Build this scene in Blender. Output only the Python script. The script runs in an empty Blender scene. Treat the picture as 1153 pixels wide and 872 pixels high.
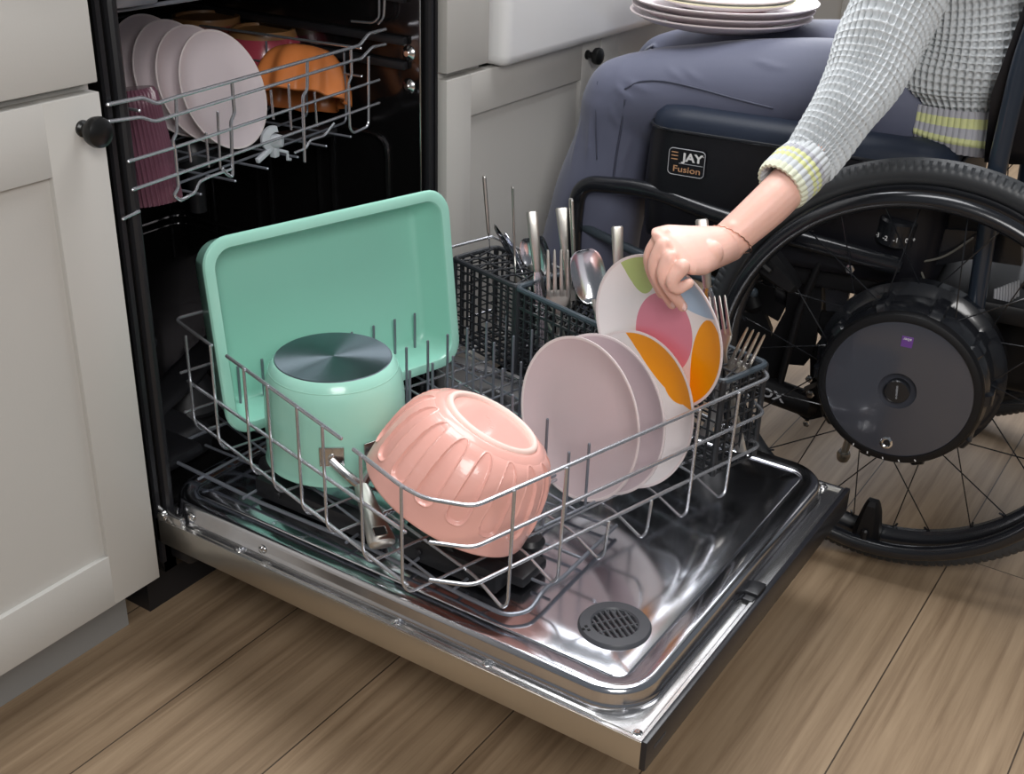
import bpy, bmesh, math, random
import numpy as np
from mathutils import Vector, Matrix, Quaternion
random.seed(7)
S = bpy.context.scene
COL = S.collection
PI = math.pi
V = Vector
def R(d): return math.radians(d)

# ------------------------------------------------------------------ camera
CAM = V((-0.8466, -1.0787, 1.042))
RW = Matrix(((0.55035364, -0.36039377, 0.75314487), (-0.83443672, -0.26847095, 0.48128859), (0.02874411, -0.89333067, -0.44847976)))
FL = 1350.0
cd = bpy.data.cameras.new('camera'); cam = bpy.data.objects.new('camera', cd); COL.objects.link(cam)
cd.sensor_width = 36; cd.lens = FL/1153*36; cd.clip_start = .02; cd.clip_end = 50
cx, cy, cz = RW.col[0], RW.col[1], RW.col[2]
mw = Matrix((( cx[0], -cy[0], -cz[0], CAM[0]), (cx[1], -cy[1], -cz[1], CAM[1]), (cx[2], -cy[2], -cz[2], CAM[2]), (0, 0, 0, 1)))
cam.matrix_world = mw
S.camera = cam
# survey helpers: where a sight line of the photograph meets a real plane of the room
def sight(px, py): return RW @ V((px-576.5, py-436, FL))
def onplane(px, py, c, n):
    r = sight(px, py); c = V(c); n = V(n)
    return CAM + r*((c-CAM).dot(n)/r.dot(n))
def on_x(px, py, x): return onplane(px, py, (x, 0, 0), (1, 0, 0))
def on_y(px, py, y): return onplane(px, py, (0, y, 0), (0, 1, 0))
def on_z(px, py, z): return onplane(px, py, (0, 0, z), (0, 0, 1))

# ------------------------------------------------------------------ materials
def mat(name, col, rough=.5, metal=0, bump=0, bscale=200, var=0, vscale=8, coat=0, spec=.5, sheen=0, sss=0, trans=0, aniso=0, ior=1.45, rvar=0):
    m = bpy.data.materials.new(name); m.use_nodes = True
    nt = m.node_tree; b = nt.nodes['Principled BSDF']; L = nt.links.new
    b.inputs['Base Color'].default_value = (*col, 1)
    b.inputs['Roughness'].default_value = rough; b.inputs['Metallic'].default_value = metal
    b.inputs['Coat Weight'].default_value = coat; b.inputs['Coat Roughness'].default_value = .08
    b.inputs['Specular IOR Level'].default_value = spec; b.inputs['IOR'].default_value = ior
    b.inputs['Sheen Weight'].default_value = sheen
    if sss:
        b.inputs['Subsurface Weight'].default_value = sss; b.inputs['Subsurface Radius'].default_value = (.01, .004, .002); b.inputs['Subsurface Scale'].default_value = 1
    b.inputs['Transmission Weight'].default_value = trans
    tc = nt.nodes.new('ShaderNodeTexCoord')
    n = nt.nodes.new('ShaderNodeTexNoise'); n.inputs['Scale'].default_value = vscale; n.inputs['Detail'].default_value = 4
    L(tc.outputs['Object'], n.inputs['Vector'])
    mx = nt.nodes.new('ShaderNodeMix'); mx.data_type = 'RGBA'
    v = var if var else .02
    mx.inputs[6].default_value = (*[max(0, c*(1-v)) for c in col], 1); mx.inputs[7].default_value = (*[min(1, c*(1+v)) for c in col], 1)
    L(n.outputs['Fac'], mx.inputs[0]); L(mx.outputs[2], b.inputs['Base Color'])
    if rvar:
        mr = nt.nodes.new('ShaderNodeMapRange'); mr.inputs[3].default_value = max(.02, rough-rvar); mr.inputs[4].default_value = rough+rvar
        L(n.outputs['Fac'], mr.inputs[0]); L(mr.outputs[0], b.inputs['Roughness'])
    if bump:
        n2 = nt.nodes.new('ShaderNodeTexNoise'); n2.inputs['Scale'].default_value = bscale; n2.inputs['Detail'].default_value = 3
        L(tc.outputs['Object'], n2.inputs['Vector'])
        bp = nt.nodes.new('ShaderNodeBump'); bp.inputs['Strength'].default_value = bump; bp.inputs['Distance'].default_value = .002
        L(n2.outputs['Fac'], bp.inputs['Height']); L(bp.outputs[0], b.inputs['Normal'])
    if aniso:
        b.inputs['Anisotropic'].default_value = aniso
        t = nt.nodes.new('ShaderNodeTangent'); t.direction_type = 'RADIAL'; t.axis = 'Z'; L(t.outputs[0], b.inputs['Tangent'])
    return m
M = {}
M['cab'] = mat('greige_paint', (.50, .485, .455), .42, bump=.03, bscale=300)
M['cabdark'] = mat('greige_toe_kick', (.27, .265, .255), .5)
M['gap'] = mat('dark_gap', (.02, .02, .02), .8)
M['knob'] = mat('black_knob', (.012, .012, .012), .28, metal=.3)
M['apron'] = mat('white_fireclay', (.80, .80, .80), .25, coat=.3)
M['counter'] = mat('pale_stone', (.7, .69, .67), .3, var=.08)
M['wall'] = mat('wall_paint', (.58, .57, .56), .8)
M['steel'] = mat('stainless', (.60, .59, .58), .22, metal=1, rvar=.06, vscale=3)
M['steelgloss'] = mat('polished_stainless', (.66, .67, .71), .15, metal=1, rvar=.03, vscale=3)
M['steelbrush'] = mat('satin_stainless', (.58, .56, .52), .33, metal=1, bump=.05, bscale=90)
M['chrome'] = mat('chrome', (.75, .75, .75), .08, metal=1)
M['tub'] = mat('dark_tub_steel', (.10, .097, .10), .15, metal=.95, rvar=.06, vscale=6)
M['seal'] = mat('black_rubber_seal', (.010, .010, .012), .45)
M['wire'] = mat('grey_coated_wire', (.52, .53, .56), .27, metal=.8)
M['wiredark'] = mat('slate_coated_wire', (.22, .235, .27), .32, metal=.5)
M['blackpl'] = mat('black_plastic', (.014, .014, .016), .38, bump=.05, bscale=400)
M['basket'] = mat('charcoal_basket_plastic', (.022, .024, .028), .42)
M['slatepl'] = mat('slate_plastic', (.05, .065, .08), .38)
M['panelblk'] = mat('black_control_panel', (.018, .018, .022), .28)
M['vent'] = mat('charcoal_vent_plastic', (.06, .062, .07), .42)
M['mint'] = mat('mint_enamel', (.35, .68, .56), .24, coat=.35)
M['mintin'] = mat('mint_nonstick', (.285, .615, .495), .34, coat=.1)
M['potbase'] = mat('spun_steel_base', (.26, .30, .35), .32, metal=1, aniso=.85)
M['pink'] = mat('pink_stoneware', (.83, .435, .37), .28, coat=.4, var=.05, vscale=12)
M['pinkrim'] = mat('pale_pink_bare_rim', (.92, .68, .60), .5)
M['mauve'] = mat('mauve_ceramic', (.675, .565, .59), .36, coat=.1)
M['mauverim'] = mat('pale_rim_glaze', (.83, .74, .74), .35)
M['palemauve'] = mat('pale_mauve_ceramic', (.76, .67, .70), .32, coat=.15)
M['red'] = mat('crimson_glaze', (.42, .06, .09), .22, coat=.4)
M['brown'] = mat('olive_brown_glaze', (.30, .15, .06), .35)
M['brownbowl'] = mat('brown_red_glaze', (.26, .07, .05), .3)
M['orange'] = mat('burnt_orange_glaze', (.74, .24, .07), .25, coat=.4)
M['orangein'] = mat('dark_orange_glaze_inside', (.50, .15, .04), .3)
M['tumbler'] = mat('mauve_glass', (.21, .09, .13), .10, trans=.4, ior=1.45)
M['clip'] = mat('light_grey_clip', (.50, .53, .57), .4)
M['skin'] = mat('skin', (.83, .50, .41), .42, bump=.10, bscale=260, var=.07, vscale=35, sss=.12)
M['nail'] = mat('pale_nail', (.88, .62, .58), .22)
M['hair'] = mat('brown_hair', (.10, .06, .035), .5, bump=.4, bscale=90)
M['gold'] = mat('rose_gold', (.75, .42, .30), .25, metal=1)
M['seamthread'] = mat('dark_seam', (.05, .055, .085), .7)
M['trouser'] = mat('slate_blue_twill', (.100, .108, .162), .62, bump=.10, bscale=900, sheen=.15)
M['knit'] = mat('pale_grey_yarn', (.60, .625, .64), .85, bump=.5, bscale=900, var=.06, vscale=60)
M['knitgrey'] = mat('grey_yarn', (.45, .45, .49), .85, bump=.5, bscale=900)
M['knityel'] = mat('lime_yellow_yarn', (.66, .68, .34), .85, bump=.5, bscale=900)
M['knitpale'] = mat('pale_yellow_yarn', (.74, .76, .60), .85, bump=.5, bscale=900)
M['chair'] = mat('black_chair_metal', (.010, .011, .014), .26, coat=.3)
M['chairmat'] = mat('black_chair_matte', (.006, .006, .007), .45, spec=.35)
M['tyre'] = mat('black_tyre_rubber', (.040, .043, .047), .42, bump=.08, bscale=300)
M['fabric'] = mat('black_seat_fabric', (.007, .007, .010), .40, spec=.4, bump=.08, bscale=500)
M['navy'] = mat('navy_cushion_fabric', (.013, .019, .034), .5, spec=.3, bump=.08, bscale=500)
M['disc'] = mat('smoky_grey_disc', (.055, .058, .072), .16, coat=.6)
M['purple'] = mat('purple_label', (.14, .05, .26), .5)
M['white'] = mat('white_print', (.75, .75, .75), .5)
M['greyprint'] = mat('grey_print', (.42, .43, .46), .5)
M['orangeprint'] = mat('orange_print', (.55, .30, .16), .5)
M['shadowplug'] = mat('dark_inside', (.01, .01, .01), .9)
M['rubbergrey'] = mat('worn_grey_rubber', (.12, .115, .10), .5)
M['navytube'] = mat('dark_blue_tube', (.018, .027, .042), .3, coat=.4)
M['knityel2'] = mat('yellow_green_rim', (.72, .70, .48), .4)

def floor_mat():
    m = bpy.data.materials.new('oak_planks'); m.use_nodes = True; nt = m.node_tree; b = nt.nodes['Principled BSDF']; L = nt.links.new
    tc = nt.nodes.new('ShaderNodeTexCoord'); mp = nt.nodes.new('ShaderNodeMapping'); mp.inputs['Location'].default_value = (.37, .10, 0)
    L(tc.outputs['Object'], mp.inputs[0])
    br = nt.nodes.new('ShaderNodeTexBrick'); br.inputs['Scale'].default_value = 1; br.inputs['Brick Width'].default_value = 1.9; br.inputs['Row Height'].default_value = .1815
    br.inputs['Mortar Size'].default_value = .0011; br.inputs['Mortar Smooth'].default_value = .2; br.offset = .37; br.offset_frequency = 1; br.inputs['Bias'].default_value = 0
    br.inputs['Color1'].default_value = (0, 0, 0, 1); br.inputs['Color2'].default_value = (1, 1, 1, 1); br.inputs['Mortar'].default_value = (.5, .5, .5, 1)
    L(mp.outputs[0], br.inputs[0])
    # grain stretched along the planks, shifted per plank
    sc = nt.nodes.new('ShaderNodeVectorMath'); sc.operation = 'MULTIPLY'; sc.inputs[1].default_value = (1.1, 24, 1)
    ad = nt.nodes.new('ShaderNodeVectorMath'); ad.operation = 'ADD'
    cm = nt.nodes.new('ShaderNodeVectorMath'); cm.operation = 'MULTIPLY'; cm.inputs[1].default_value = (13, 7, 5)
    L(br.outputs['Color'], cm.inputs[0]); L(mp.outputs[0], sc.inputs[0]); L(sc.outputs[0], ad.inputs[0]); L(cm.outputs[0], ad.inputs[1])
    n1 = nt.nodes.new('ShaderNodeTexNoise'); n1.inputs['Scale'].default_value = 2.2; n1.inputs['Detail'].default_value = 9; n1.inputs['Roughness'].default_value = .62; n1.inputs['Distortion'].default_value = .35
    L(ad.outputs[0], n1.inputs['Vector'])
    sc2 = nt.nodes.new('ShaderNodeVectorMath'); sc2.operation = 'MULTIPLY'; sc2.inputs[1].default_value = (2.2, 5, 1); L(mp.outputs[0], sc2.inputs[0])
    n2 = nt.nodes.new('ShaderNodeTexNoise'); n2.inputs['Scale'].default_value = 1.3; n2.inputs['Detail'].default_value = 3; L(sc2.outputs[0], n2.inputs['Vector'])
    rp = nt.nodes.new('ShaderNodeValToRGB'); e = rp.color_ramp.elements
    e[0].position = .30; e[0].color = (.190, .125, .074, 1); e[1].position = .70; e[1].color = (.375, .270, .172, 1)
    x = e.new(.5); x.color = (.295, .207, .128, 1)
    L(n1.outputs['Fac'], rp.inputs[0])
    hs = nt.nodes.new('ShaderNodeHueSaturation'); mr = nt.nodes.new('ShaderNodeMapRange'); mr.inputs[3].default_value = .82; mr.inputs[4].default_value = 1.16
    mm = nt.nodes.new('ShaderNodeMath'); mm.operation = 'MULTIPLY_ADD'; mm.inputs[1].default_value = .5; 
    L(br.outputs['Color'], mm.inputs[0]); 
    m2 = nt.nodes.new('ShaderNodeMath'); m2.operation = 'MULTIPLY'; m2.inputs[1].default_value = .5; L(n2.outputs['Fac'], m2.inputs[0]); L(m2.outputs[0], mm.inputs[2])
    L(mm.outputs[0], mr.inputs[0]); L(mr.outputs[0], hs.inputs['Value']); L(rp.outputs[0], hs.inputs['Color'])
    mx = nt.nodes.new('ShaderNodeMix'); mx.data_type = 'RGBA'; mx.inputs[7].default_value = (.06, .04, .025, 1)
    L(br.outputs['Fac'], mx.inputs[0]); L(hs.outputs[0], mx.inputs[6]); L(mx.outputs[2], b.inputs['Base Color'])
    b.inputs['Roughness'].default_value = .55; b.inputs['Specular IOR Level'].default_value = .32
    bp = nt.nodes.new('ShaderNodeBump'); bp.inputs['Strength'].default_value = .25; bp.inputs['Distance'].default_value = .001
    su = nt.nodes.new('ShaderNodeMath'); su.operation = 'SUBTRACT'; L(n1.outputs['Fac'], su.inputs[0]); L(br.outputs['Fac'], su.inputs[1]); L(su.outputs[0], bp.inputs['Height']); L(bp.outputs[0], b.inputs['Normal'])
    return m
M['floor'] = floor_mat()

def plate_print(name, base, blobs, radius):
    """glazed plate with printed blobs; blobs = [(colour, [(cx,cy,rx,ry,deg)...])] in units of the plate radius"""
    m = bpy.data.materials.new(name); m.use_nodes = True; nt = m.node_tree; b = nt.nodes['Principled BSDF']; L = nt.links.new
    tc = nt.nodes.new('ShaderNodeTexCoord'); cur = None
    base_n = nt.nodes.new('ShaderNodeRGB'); base_n.outputs[0].default_value = (*base, 1); cur = base_n.outputs[0]
    def mth(op, a, bb=None):
        n = nt.nodes.new('ShaderNodeMath'); n.operation = op
        for i, s in enumerate((a, bb)):
            if s is None: continue
            if isinstance(s, (int, float)): n.inputs[i].default_value = s
            else: L(s, n.inputs[i])
        return n.outputs[0]
    for col, els in blobs:
        tot = None
        for (ex, ey, rx, ry, deg) in els:
            mp = nt.nodes.new('ShaderNodeMapping'); mp.vector_type = 'TEXTURE'
            mp.inputs['Location'].default_value = (ex*radius, ey*radius, 0); mp.inputs['Rotation'].default_value = (0, 0, R(deg)); mp.inputs['Scale'].default_value = (rx*radius, ry*radius, 1)
            L(tc.outputs['Object'], mp.inputs[0])
            sp = nt.nodes.new('ShaderNodeSeparateXYZ'); L(mp.outputs[0], sp.inputs[0])
            d = mth('ADD', mth('MULTIPLY', sp.outputs[0], sp.outputs[0]), mth('MULTIPLY', sp.outputs[1], sp.outputs[1]))
            inside = mth('LESS_THAN', d, 1.0)
            tot = inside if tot is None else (mth('MULTIPLY', tot, inside) if col[0] == 'and' else mth('MAXIMUM', tot, inside))
        c = col[1:] if col[0] == 'and' else col
        mx = nt.nodes.new('ShaderNodeMix'); mx.data_type = 'RGBA'; mx.inputs[7].default_value = (*c, 1)
        L(tot, mx.inputs[0]); L(cur, mx.inputs[6]); cur = mx.outputs[2]
    L(cur, b.inputs['Base Color']); b.inputs['Roughness'].default_value = .3; b.inputs['Coat Weight'].default_value = .15
    return m

# ------------------------------------------------------------------ mesh helpers
def fillet(pts, rad, k=4, closed=False):
    pts = [V(p) for p in pts]; n = len(pts); out = []
    for i, p in enumerate(pts):
        if not closed and (i == 0 or i == n-1): out.append(p); continue
        a = pts[i-1]; c = pts[(i+1) % n]; da = a-p; dc = c-p
        if da.length < 1e-6 or dc.length < 1e-6: continue
        if abs(da.angle(dc)-PI) < .05: out.append(p); continue
        r = min(rad, da.length*.45, dc.length*.45); s = p+da.normalized()*r; e = p+dc.normalized()*r
        for j in range(k+1):
            t = j/k; out.append(s*(1-t)**2+p*2*t*(1-t)+e*t*t)
    return out
def spline(pts, k=8, closed=False):
    pts = [V(p) for p in pts]; out = []; n = len(pts)
    rng = range(n) if closed else range(n-1)
    for i in rng:
        p1 = pts[i]; p2 = pts[(i+1) % n]
        p0 = pts[i-1] if (i > 0 or closed) else p1*2-p2
        p3 = pts[(i+2) % n] if (i+2 < n or closed) else p2*2-p1
        for j in range(k):
            t = j/k
            out.append(.5*((2*p1)+(p2-p0)*t+(2*p0-5*p1+4*p2-p3)*t*t+(3*p1-p0-3*p2+p3)*t**3))
    if not closed: out.append(pts[-1])
    return out
def frame_z(n, up=(0, 0, 1)):
    n = V(n).normalized(); up = V(up)
    y = (up-n*up.dot(n)).normalized(); x = y.cross(n)
    return Matrix((x, y, n)).transposed()
def mtx(c, rot=None):
    m = Matrix.Translation(V(c))
    return m @ rot.to_4x4() if rot is not None else m
class G:
    def __init__(s): s.bm = bmesh.new(); s.mi = 0
    def faces(s, vs, fs, mi=None):
        v = [s.bm.verts.new(p) for p in vs]
        for f in fs:
            try:
                ff = s.bm.faces.new([v[i] for i in f]); ff.material_index = s.mi if mi is None else mi
            except ValueError: pass
        return v
    def box(s, c, size, rot=None, bevel=0, seg=2, T=None):
        m = mtx(c, rot)
        if T is not None: m = T @ m
        r = bmesh.ops.create_cube(s.bm, size=1)
        vs = r['verts']; bmesh.ops.scale(s.bm, vec=V(size), verts=vs)
        if bevel:
            es = list({e for v in vs for e in v.link_edges})
            rr = bmesh.ops.bevel(s.bm, geom=es, offset=min(bevel, min(size)*.49), segments=seg, affect='EDGES', profile=.5, clamp_overlap=True)
            vs = list({v for f in rr['faces'] for v in f.verts} | {v for v in vs if v.is_valid})
        for v in vs:
            for f in v.link_faces: f.material_index = s.mi
        bmesh.ops.transform(s.bm, matrix=m, verts=vs)
        return s
    def bb(s, a, b, bevel=0, seg=2, T=None):
        a = V(a); b = V(b); return s.box((a+b)/2, [abs(x) for x in (b-a)], None, bevel, seg, T)
    def tube(s, pts, r, n=8, fil=0, closed=False, cap=True, T=None, k=4):
        pts = [V(p) for p in pts]
        if fil: pts = fillet(pts, fil, k, closed)
        q = [pts[0]]
        for p in pts[1:]:
            if (p-q[-1]).length > 1e-6: q.append(p)
        pts = q; m = len(pts)
        if T is not None: pts = [T @ p for p in pts]
        rr = r if hasattr(r, '__len__') else [r]*m
        if len(rr) != m:
            rr = [rr[0]+(rr[-1]-rr[0])*i/(m-1) for i in range(m)]
        tang = []
        for i in range(m):
            if closed: t = pts[(i+1) % m]-pts[i-1]
            else: t = pts[min(i+1, m-1)]-pts[max(i-1, 0)]
            tang.append(t.normalized())
        a = V((0, 0, 1)) if abs(tang[0].z) < .9 else V((1, 0, 0))
        u = (a-tang[0]*a.dot(tang[0])).normalized(); rings = []
        for i in range(m):
            u = (u-tang[i]*u.dot(tang[i])).normalized(); w = tang[i].cross(u)
            rings.append([s.bm.verts.new(pts[i]+(u*math.cos(2*PI*j/n)+w*math.sin(2*PI*j/n))*rr[i]) for j in range(n)])
        for i in range(m if closed else m-1):
            A = rings[i]; B = rings[(i+1) % m]
            for j in range(n):
                f = s.bm.faces.new((A[j], A[(j+1) % n], B[(j+1) % n], B[j])); f.material_index = s.mi
        if cap and not closed:
            # rounded end: one extra small ring
            for ring, t, rad, sg in ((rings[0], tang[0], rr[0], -1), (rings[-1], tang[-1], rr[-1], 1)):
                c = sum((v.co for v in ring), V())/n
                small = [s.bm.verts.new(c+(v.co-c)*.6+t*sg*rad*.5) for v in ring]
                for j in range(n):
                    q4 = (ring[j], ring[(j+1) % n], small[(j+1) % n], small[j])
                    f = s.bm.faces.new(q4 if sg > 0 else q4[::-1]); f.material_index = s.mi
                f = s.bm.faces.new(small if sg > 0 else small[::-1]); f.material_index = s.mi
        return s
    def loft(s, rings, cap=True, closed_u=True, mis=None):
        vr = [[s.bm.verts.new(p) for p in ring] for ring in rings]; n = len(vr[0])
        for i in range(len(vr)-1):
            for j in range(n if closed_u else n-1):
                f = s.bm.faces.new((vr[i][j], vr[i][(j+1) % n], vr[i+1][(j+1) % n], vr[i+1][j]))
                f.material_index = mis[i] if mis else s.mi
        if cap:
            s.bm.faces.new(vr[0][::-1]).material_index = mis[0] if mis else s.mi
            s.bm.faces.new(vr[-1]).material_index = mis[-1] if mis else s.mi
        return s
    def lathe(s, prof, T=None, n=64, mis=None, fn=None):
        """prof [(r,z)]; r=0 closes; mis material per segment; fn(r,z,ang)->(r,z)"""
        T = T or Matrix(); rings = []
        for (r, z) in prof:
            if r < 1e-6: rings.append([s.bm.verts.new(T @ V((0, 0, z)))])
            else:
                ring = []
                for j in range(n):
                    a = 2*PI*j/n; r2, z2 = fn(r, z, a) if fn else (r, z)
                    ring.append(s.bm.verts.new(T @ V((r2*math.cos(a), r2*math.sin(a), z2))))
                rings.append(ring)
        for i in range(len(rings)-1):
            A, B = rings[i], rings[i+1]; mi = mis[i] if mis else s.mi
            for j in range(n):
                k = (j+1) % n
                if len(A) == 1 and len(B) == 1: break
                if len(A) == 1: q4 = (A[0], B[k], B[j])
                elif len(B) == 1: q4 = (A[j], A[k], B[0])
                else: q4 = (A[j], A[k], B[k], B[j])
                f = s.bm.faces.new(q4); f.material_index = mi
        return s
    def sphere(s, c, r, n=16, T=None, rot=None):
        r = r if hasattr(r, '__len__') else (r, r, r)
        m = mtx(c, rot) @ Matrix.Diagonal((*r, 1))
        if T is not None: m = T @ m
        k = bmesh.ops.create_uvsphere(s.bm, u_segments=n, v_segments=max(6, n//2+2), radius=1, matrix=m)
        for v in k['verts']:
            for f in v.link_faces: f.material_index = s.mi
        return s
    def prism(s, poly, h, T=None, z0=0):
        T = T or Matrix(); n = len(poly)
        a = [s.bm.verts.new(T @ V((x, y, z0))) for x, y in poly]; b = [s.bm.verts.new(T @ V((x, y, z0+h))) for x, y in poly]
        s.bm.faces.new(a[::-1]).material_index = s.mi; s.bm.faces.new(b).material_index = s.mi
        for i in range(n): s.bm.faces.new((a[i], a[(i+1) % n], b[(i+1) % n], b[i])).material_index = s.mi
        return s
    def mesh(s, name, mats, smooth=35):
        bmesh.ops.recalc_face_normals(s.bm, faces=s.bm.faces)
        me = bpy.data.meshes.new(name); s.bm.to_mesh(me); s.bm.free()
        for m in (mats if isinstance(mats, (list, tuple)) else [mats]): me.materials.append(m)
        if smooth:
            me.polygons.foreach_set('use_smooth', [True]*len(me.polygons)); me.set_sharp_from_angle(angle=R(smooth))
        return me
WM = {}
def part(name, g, mats, parent, label=None, kind=None, smooth=35):
    me = g.mesh(name, mats, smooth)
    w = WM[parent.name]; me.transform(w.inverted()); me.update()
    o = bpy.data.objects.new(name, me); COL.objects.link(o); o.parent = parent; WM[o.name] = w
    if label: o['label'] = label
    if kind: o['kind'] = kind
    return o
def thing(name, label, cat, loc=(0, 0, 0), rotz=0, group=None, M4=None):
    o = bpy.data.objects.new(name, None); COL.objects.link(o); o.empty_display_size = .05
    w = M4.copy() if M4 is not None else Matrix.Translation(V(loc)) @ Matrix.Rotation(rotz, 4, 'Z')
    o.matrix_world = w; WM[o.name] = w; o['label'] = label; o['category'] = cat
    if group: o['group'] = group
    return o
def single(name, g, mats, label, cat, group=None, smooth=35, M4=None):
    me = g.mesh(name, mats, smooth)
    if M4 is None:
        cs = np.array([v.co for v in me.vertices]); c = V(((cs[:, 0].min()+cs[:, 0].max())/2, (cs[:, 1].min()+cs[:, 1].max())/2, cs[:, 2].min()))
        M4 = Matrix.Translation(c)
    me.transform(M4.inverted()); o = bpy.data.objects.new(name, me); COL.objects.link(o); o.matrix_world = M4; WM[o.name] = M4
    o['label'] = label; o['category'] = cat
    if group: o['group'] = group
    return o
def struct(name, g, mats, smooth=35):
    me = g.mesh(name, mats, smooth); o = bpy.data.objects.new(name, me); COL.objects.link(o); o['kind'] = 'structure'; WM[o.name] = Matrix(); return o
def copy_tree(o, M4, label=None):
    c = o.copy(); COL.objects.link(c); c.matrix_world = M4; WM[c.name] = M4
    if label: c['label'] = label
    for ch in list(o.children):
        d = ch.copy(); COL.objects.link(d); d.parent = c
        for e in list(ch.children):
            f = e.copy(); COL.objects.link(f); f.parent = d
    return c
def text_part(name, s, size, T, mt, parent, extrude=.0003, align='CENTER', bold=0, label=None, sx=1):
    cu = bpy.data.curves.new('lettering', 'FONT'); cu.body = s; cu.size = size; cu.extrude = extrude; cu.align_x = align; cu.align_y = 'CENTER'; cu.offset = bold; cu.resolution_u = 3
    ob = bpy.data.objects.new('lettering', cu); COL.objects.link(ob)
    dg = bpy.context.evaluated_depsgraph_get(); dg.update()
    me = bpy.data.meshes.new_from_object(ob.evaluated_get(dg)); bpy.data.objects.remove(ob); bpy.data.curves.remove(cu)
    me.name = name; me.materials.clear(); me.materials.append(mt); me.transform(T @ Matrix.Diagonal((sx, 1, 1, 1)))
    me.transform(WM[parent.name].inverted())
    o = bpy.data.objects.new(name, me); COL.objects.link(o); o.parent = parent; WM[o.name] = WM[parent.name]
    if label: o['label'] = label
    return o
def rrect(w, h, r, k=6, cx=0, cy=0):
    out = []
    for (sx, sy, a0) in ((1, 1, 0), (-1, 1, 90), (-1, -1, 180), (1, -1, 270)):
        for j in range(k+1):
            a = R(a0+90*j/k); out.append((cx+sx*(w/2-r)+r*math.cos(a), cy+sy*(h/2-r)+r*math.sin(a)))
    return out

# ================================================================== SETTING
g = G(); g.bb((-3, -4, -.02), (4.5, .67, 0)); struct('floor', g, M['floor'], 0)
g = G(); g.bb((-3, .67, 0), (4.5, .75, 2.6)); struct('wall_back', g, M['wall'], 0)
CAB = M['cab']
# ------------------------------------------------------------------ left base cabinet
lc = thing('base_cabinet', 'greige painted shaker cabinet left of the dishwasher with one round black knob', 'cabinet', (-.25, .3, 0))
g = G(); g.bb((-.62, 0, .10), (-.017, .60, .875)); g.bb((-.62, .067, 0), (-.0175, .6, .10)); part('body', g, CAB, lc)
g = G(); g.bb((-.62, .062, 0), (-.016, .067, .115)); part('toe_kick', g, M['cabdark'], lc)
g = G(); g.bb((-.62, -.020, .750), (-.019, 0, .868), .0015); part('drawer_front', g, CAB, lc)
def shaker(g, x0, x1, z0, z1, yf, th=.02, st=.072, rec=.007, bt=None):
    g.bb((x0, yf, z0), (x0+st, yf+th, z1), .0012); g.bb((x1-st, yf, z0), (x1, yf+th, z1), .0012)
    g.bb((x0+st-.0005, yf, z1-(bt or st)), (x1-st+.0005, yf+th, z1), .0006); g.bb((x0+st-.0005, yf, z0), (x1-st+.0005, yf+th, z0+st), .0006)
    g.bb((x0+st-.001, yf+rec, z0+st-.001), (x1-st+.001, yf+th-.002, z1-st+.001))
g = G(); shaker(g, -.58, -.019, .115, .740, -.02, bt=.077); dr = part('door', g, CAB, lc)
def knob_g(c, ax=(0, -1, 0), s=1.0):
    T = mtx(c, frame_z(ax)) ; g = G()
    pr = [(0, 0), (.009*s, 0), (.009*s, .003*s), (.0065*s, .005*s), (.006*s, .012*s), (.009*s, .016*s), (.0155*s, .019*s), (.0168*s, .025*s), (.0155*s, .030*s), (.010*s, .0335*s), (0, .0345*s)]
    g.lathe(pr, T, 32); return g
part('knob', knob_g((-.046, -.02, .706)), M['knob'], dr)
# ------------------------------------------------------------------ sink cabinet at the right
rc = thing('sink_cabinet', 'greige shaker cabinet under the white sink, right of the dishwasher', 'cabinet', (1.05, .3, 0))
g = G(); g.bb((.602, 0, .10), (1.56, .60, .64)); g.bb((.602, 0, .64), (.715, .60, .875)); g.bb((1.47, 0, .64), (1.56, .60, .875)); g.bb((.602, .067, 0), (1.56, .60, .10)); part('body', g, CAB, rc)
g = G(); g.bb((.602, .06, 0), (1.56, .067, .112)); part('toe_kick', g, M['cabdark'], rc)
g = G(); g.bb((.604, -.02, .657), (.713, 0, .868), .0015); part('filler_panel', g, CAB, rc)
g = G(); shaker(g, .604, 1.066, .115, .647, -.02, st=.064, bt=.064); d1 = part('door', g, CAB, rc)
part('knob', knob_g((1.019, -.02, .624), s=.9), M['knob'], d1)
g = G(); shaker(g, 1.070, 1.55, .115, .647, -.02, st=.064); part('door', g, CAB, rc)
# ------------------------------------------------------------------ farmhouse sink
g = G()
g.bb((.720, -.048, .650), (1.46, .035, .890), .018, 5); g.bb((.720, .02, .650), (.742, .46, .885), .006); g.bb((1.438, .02, .650), (1.46, .46, .885), .006); g.bb((.73, .44, .650), (1.45, .46, .885), .006); g.bb((.73, .02, .650), (1.45, .45, .672), .004)
single('farmhouse_sink', g, M['apron'], 'white apron-front sink above the greige cabinet doors', 'sink')
g = G(); g.bb((-.64, -.035, .890), (.716, .64, .925), .004); g.bb((1.464, -.035, .890), (2.2, .64, .925), .004); g.bb((.716, .465, .890), (1.464, .64, .925), .004)
single('countertop', g, M['counter'], 'pale stone worktop over the cabinets and the dishwasher', 'worktop')

# ================================================================== DISHWASHER
dw = thing('dishwasher', 'open stainless steel dishwasher with its door let down and a dark tub', 'dishwasher', (.3, .25, 0))
g = G(); W0, W1 = .006, .594
g.bb((W0, .0, .10), (.026, .56, .868)); g.bb((.562, .0, .10), (W1, .56, .868)); g.bb((W0, .545, .10), (W1, .575, .868)); g.bb((W0, .0, .845), (W1, .56, .872)); g.bb((W0, .0, .10), (W1, .56, .165)); part('tub', g, M['tub'], dw)
g = G(); g.bb((.02, .06, 0), (.58, .5, .10)); part('base', g, M['blackpl'], dw)
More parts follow.
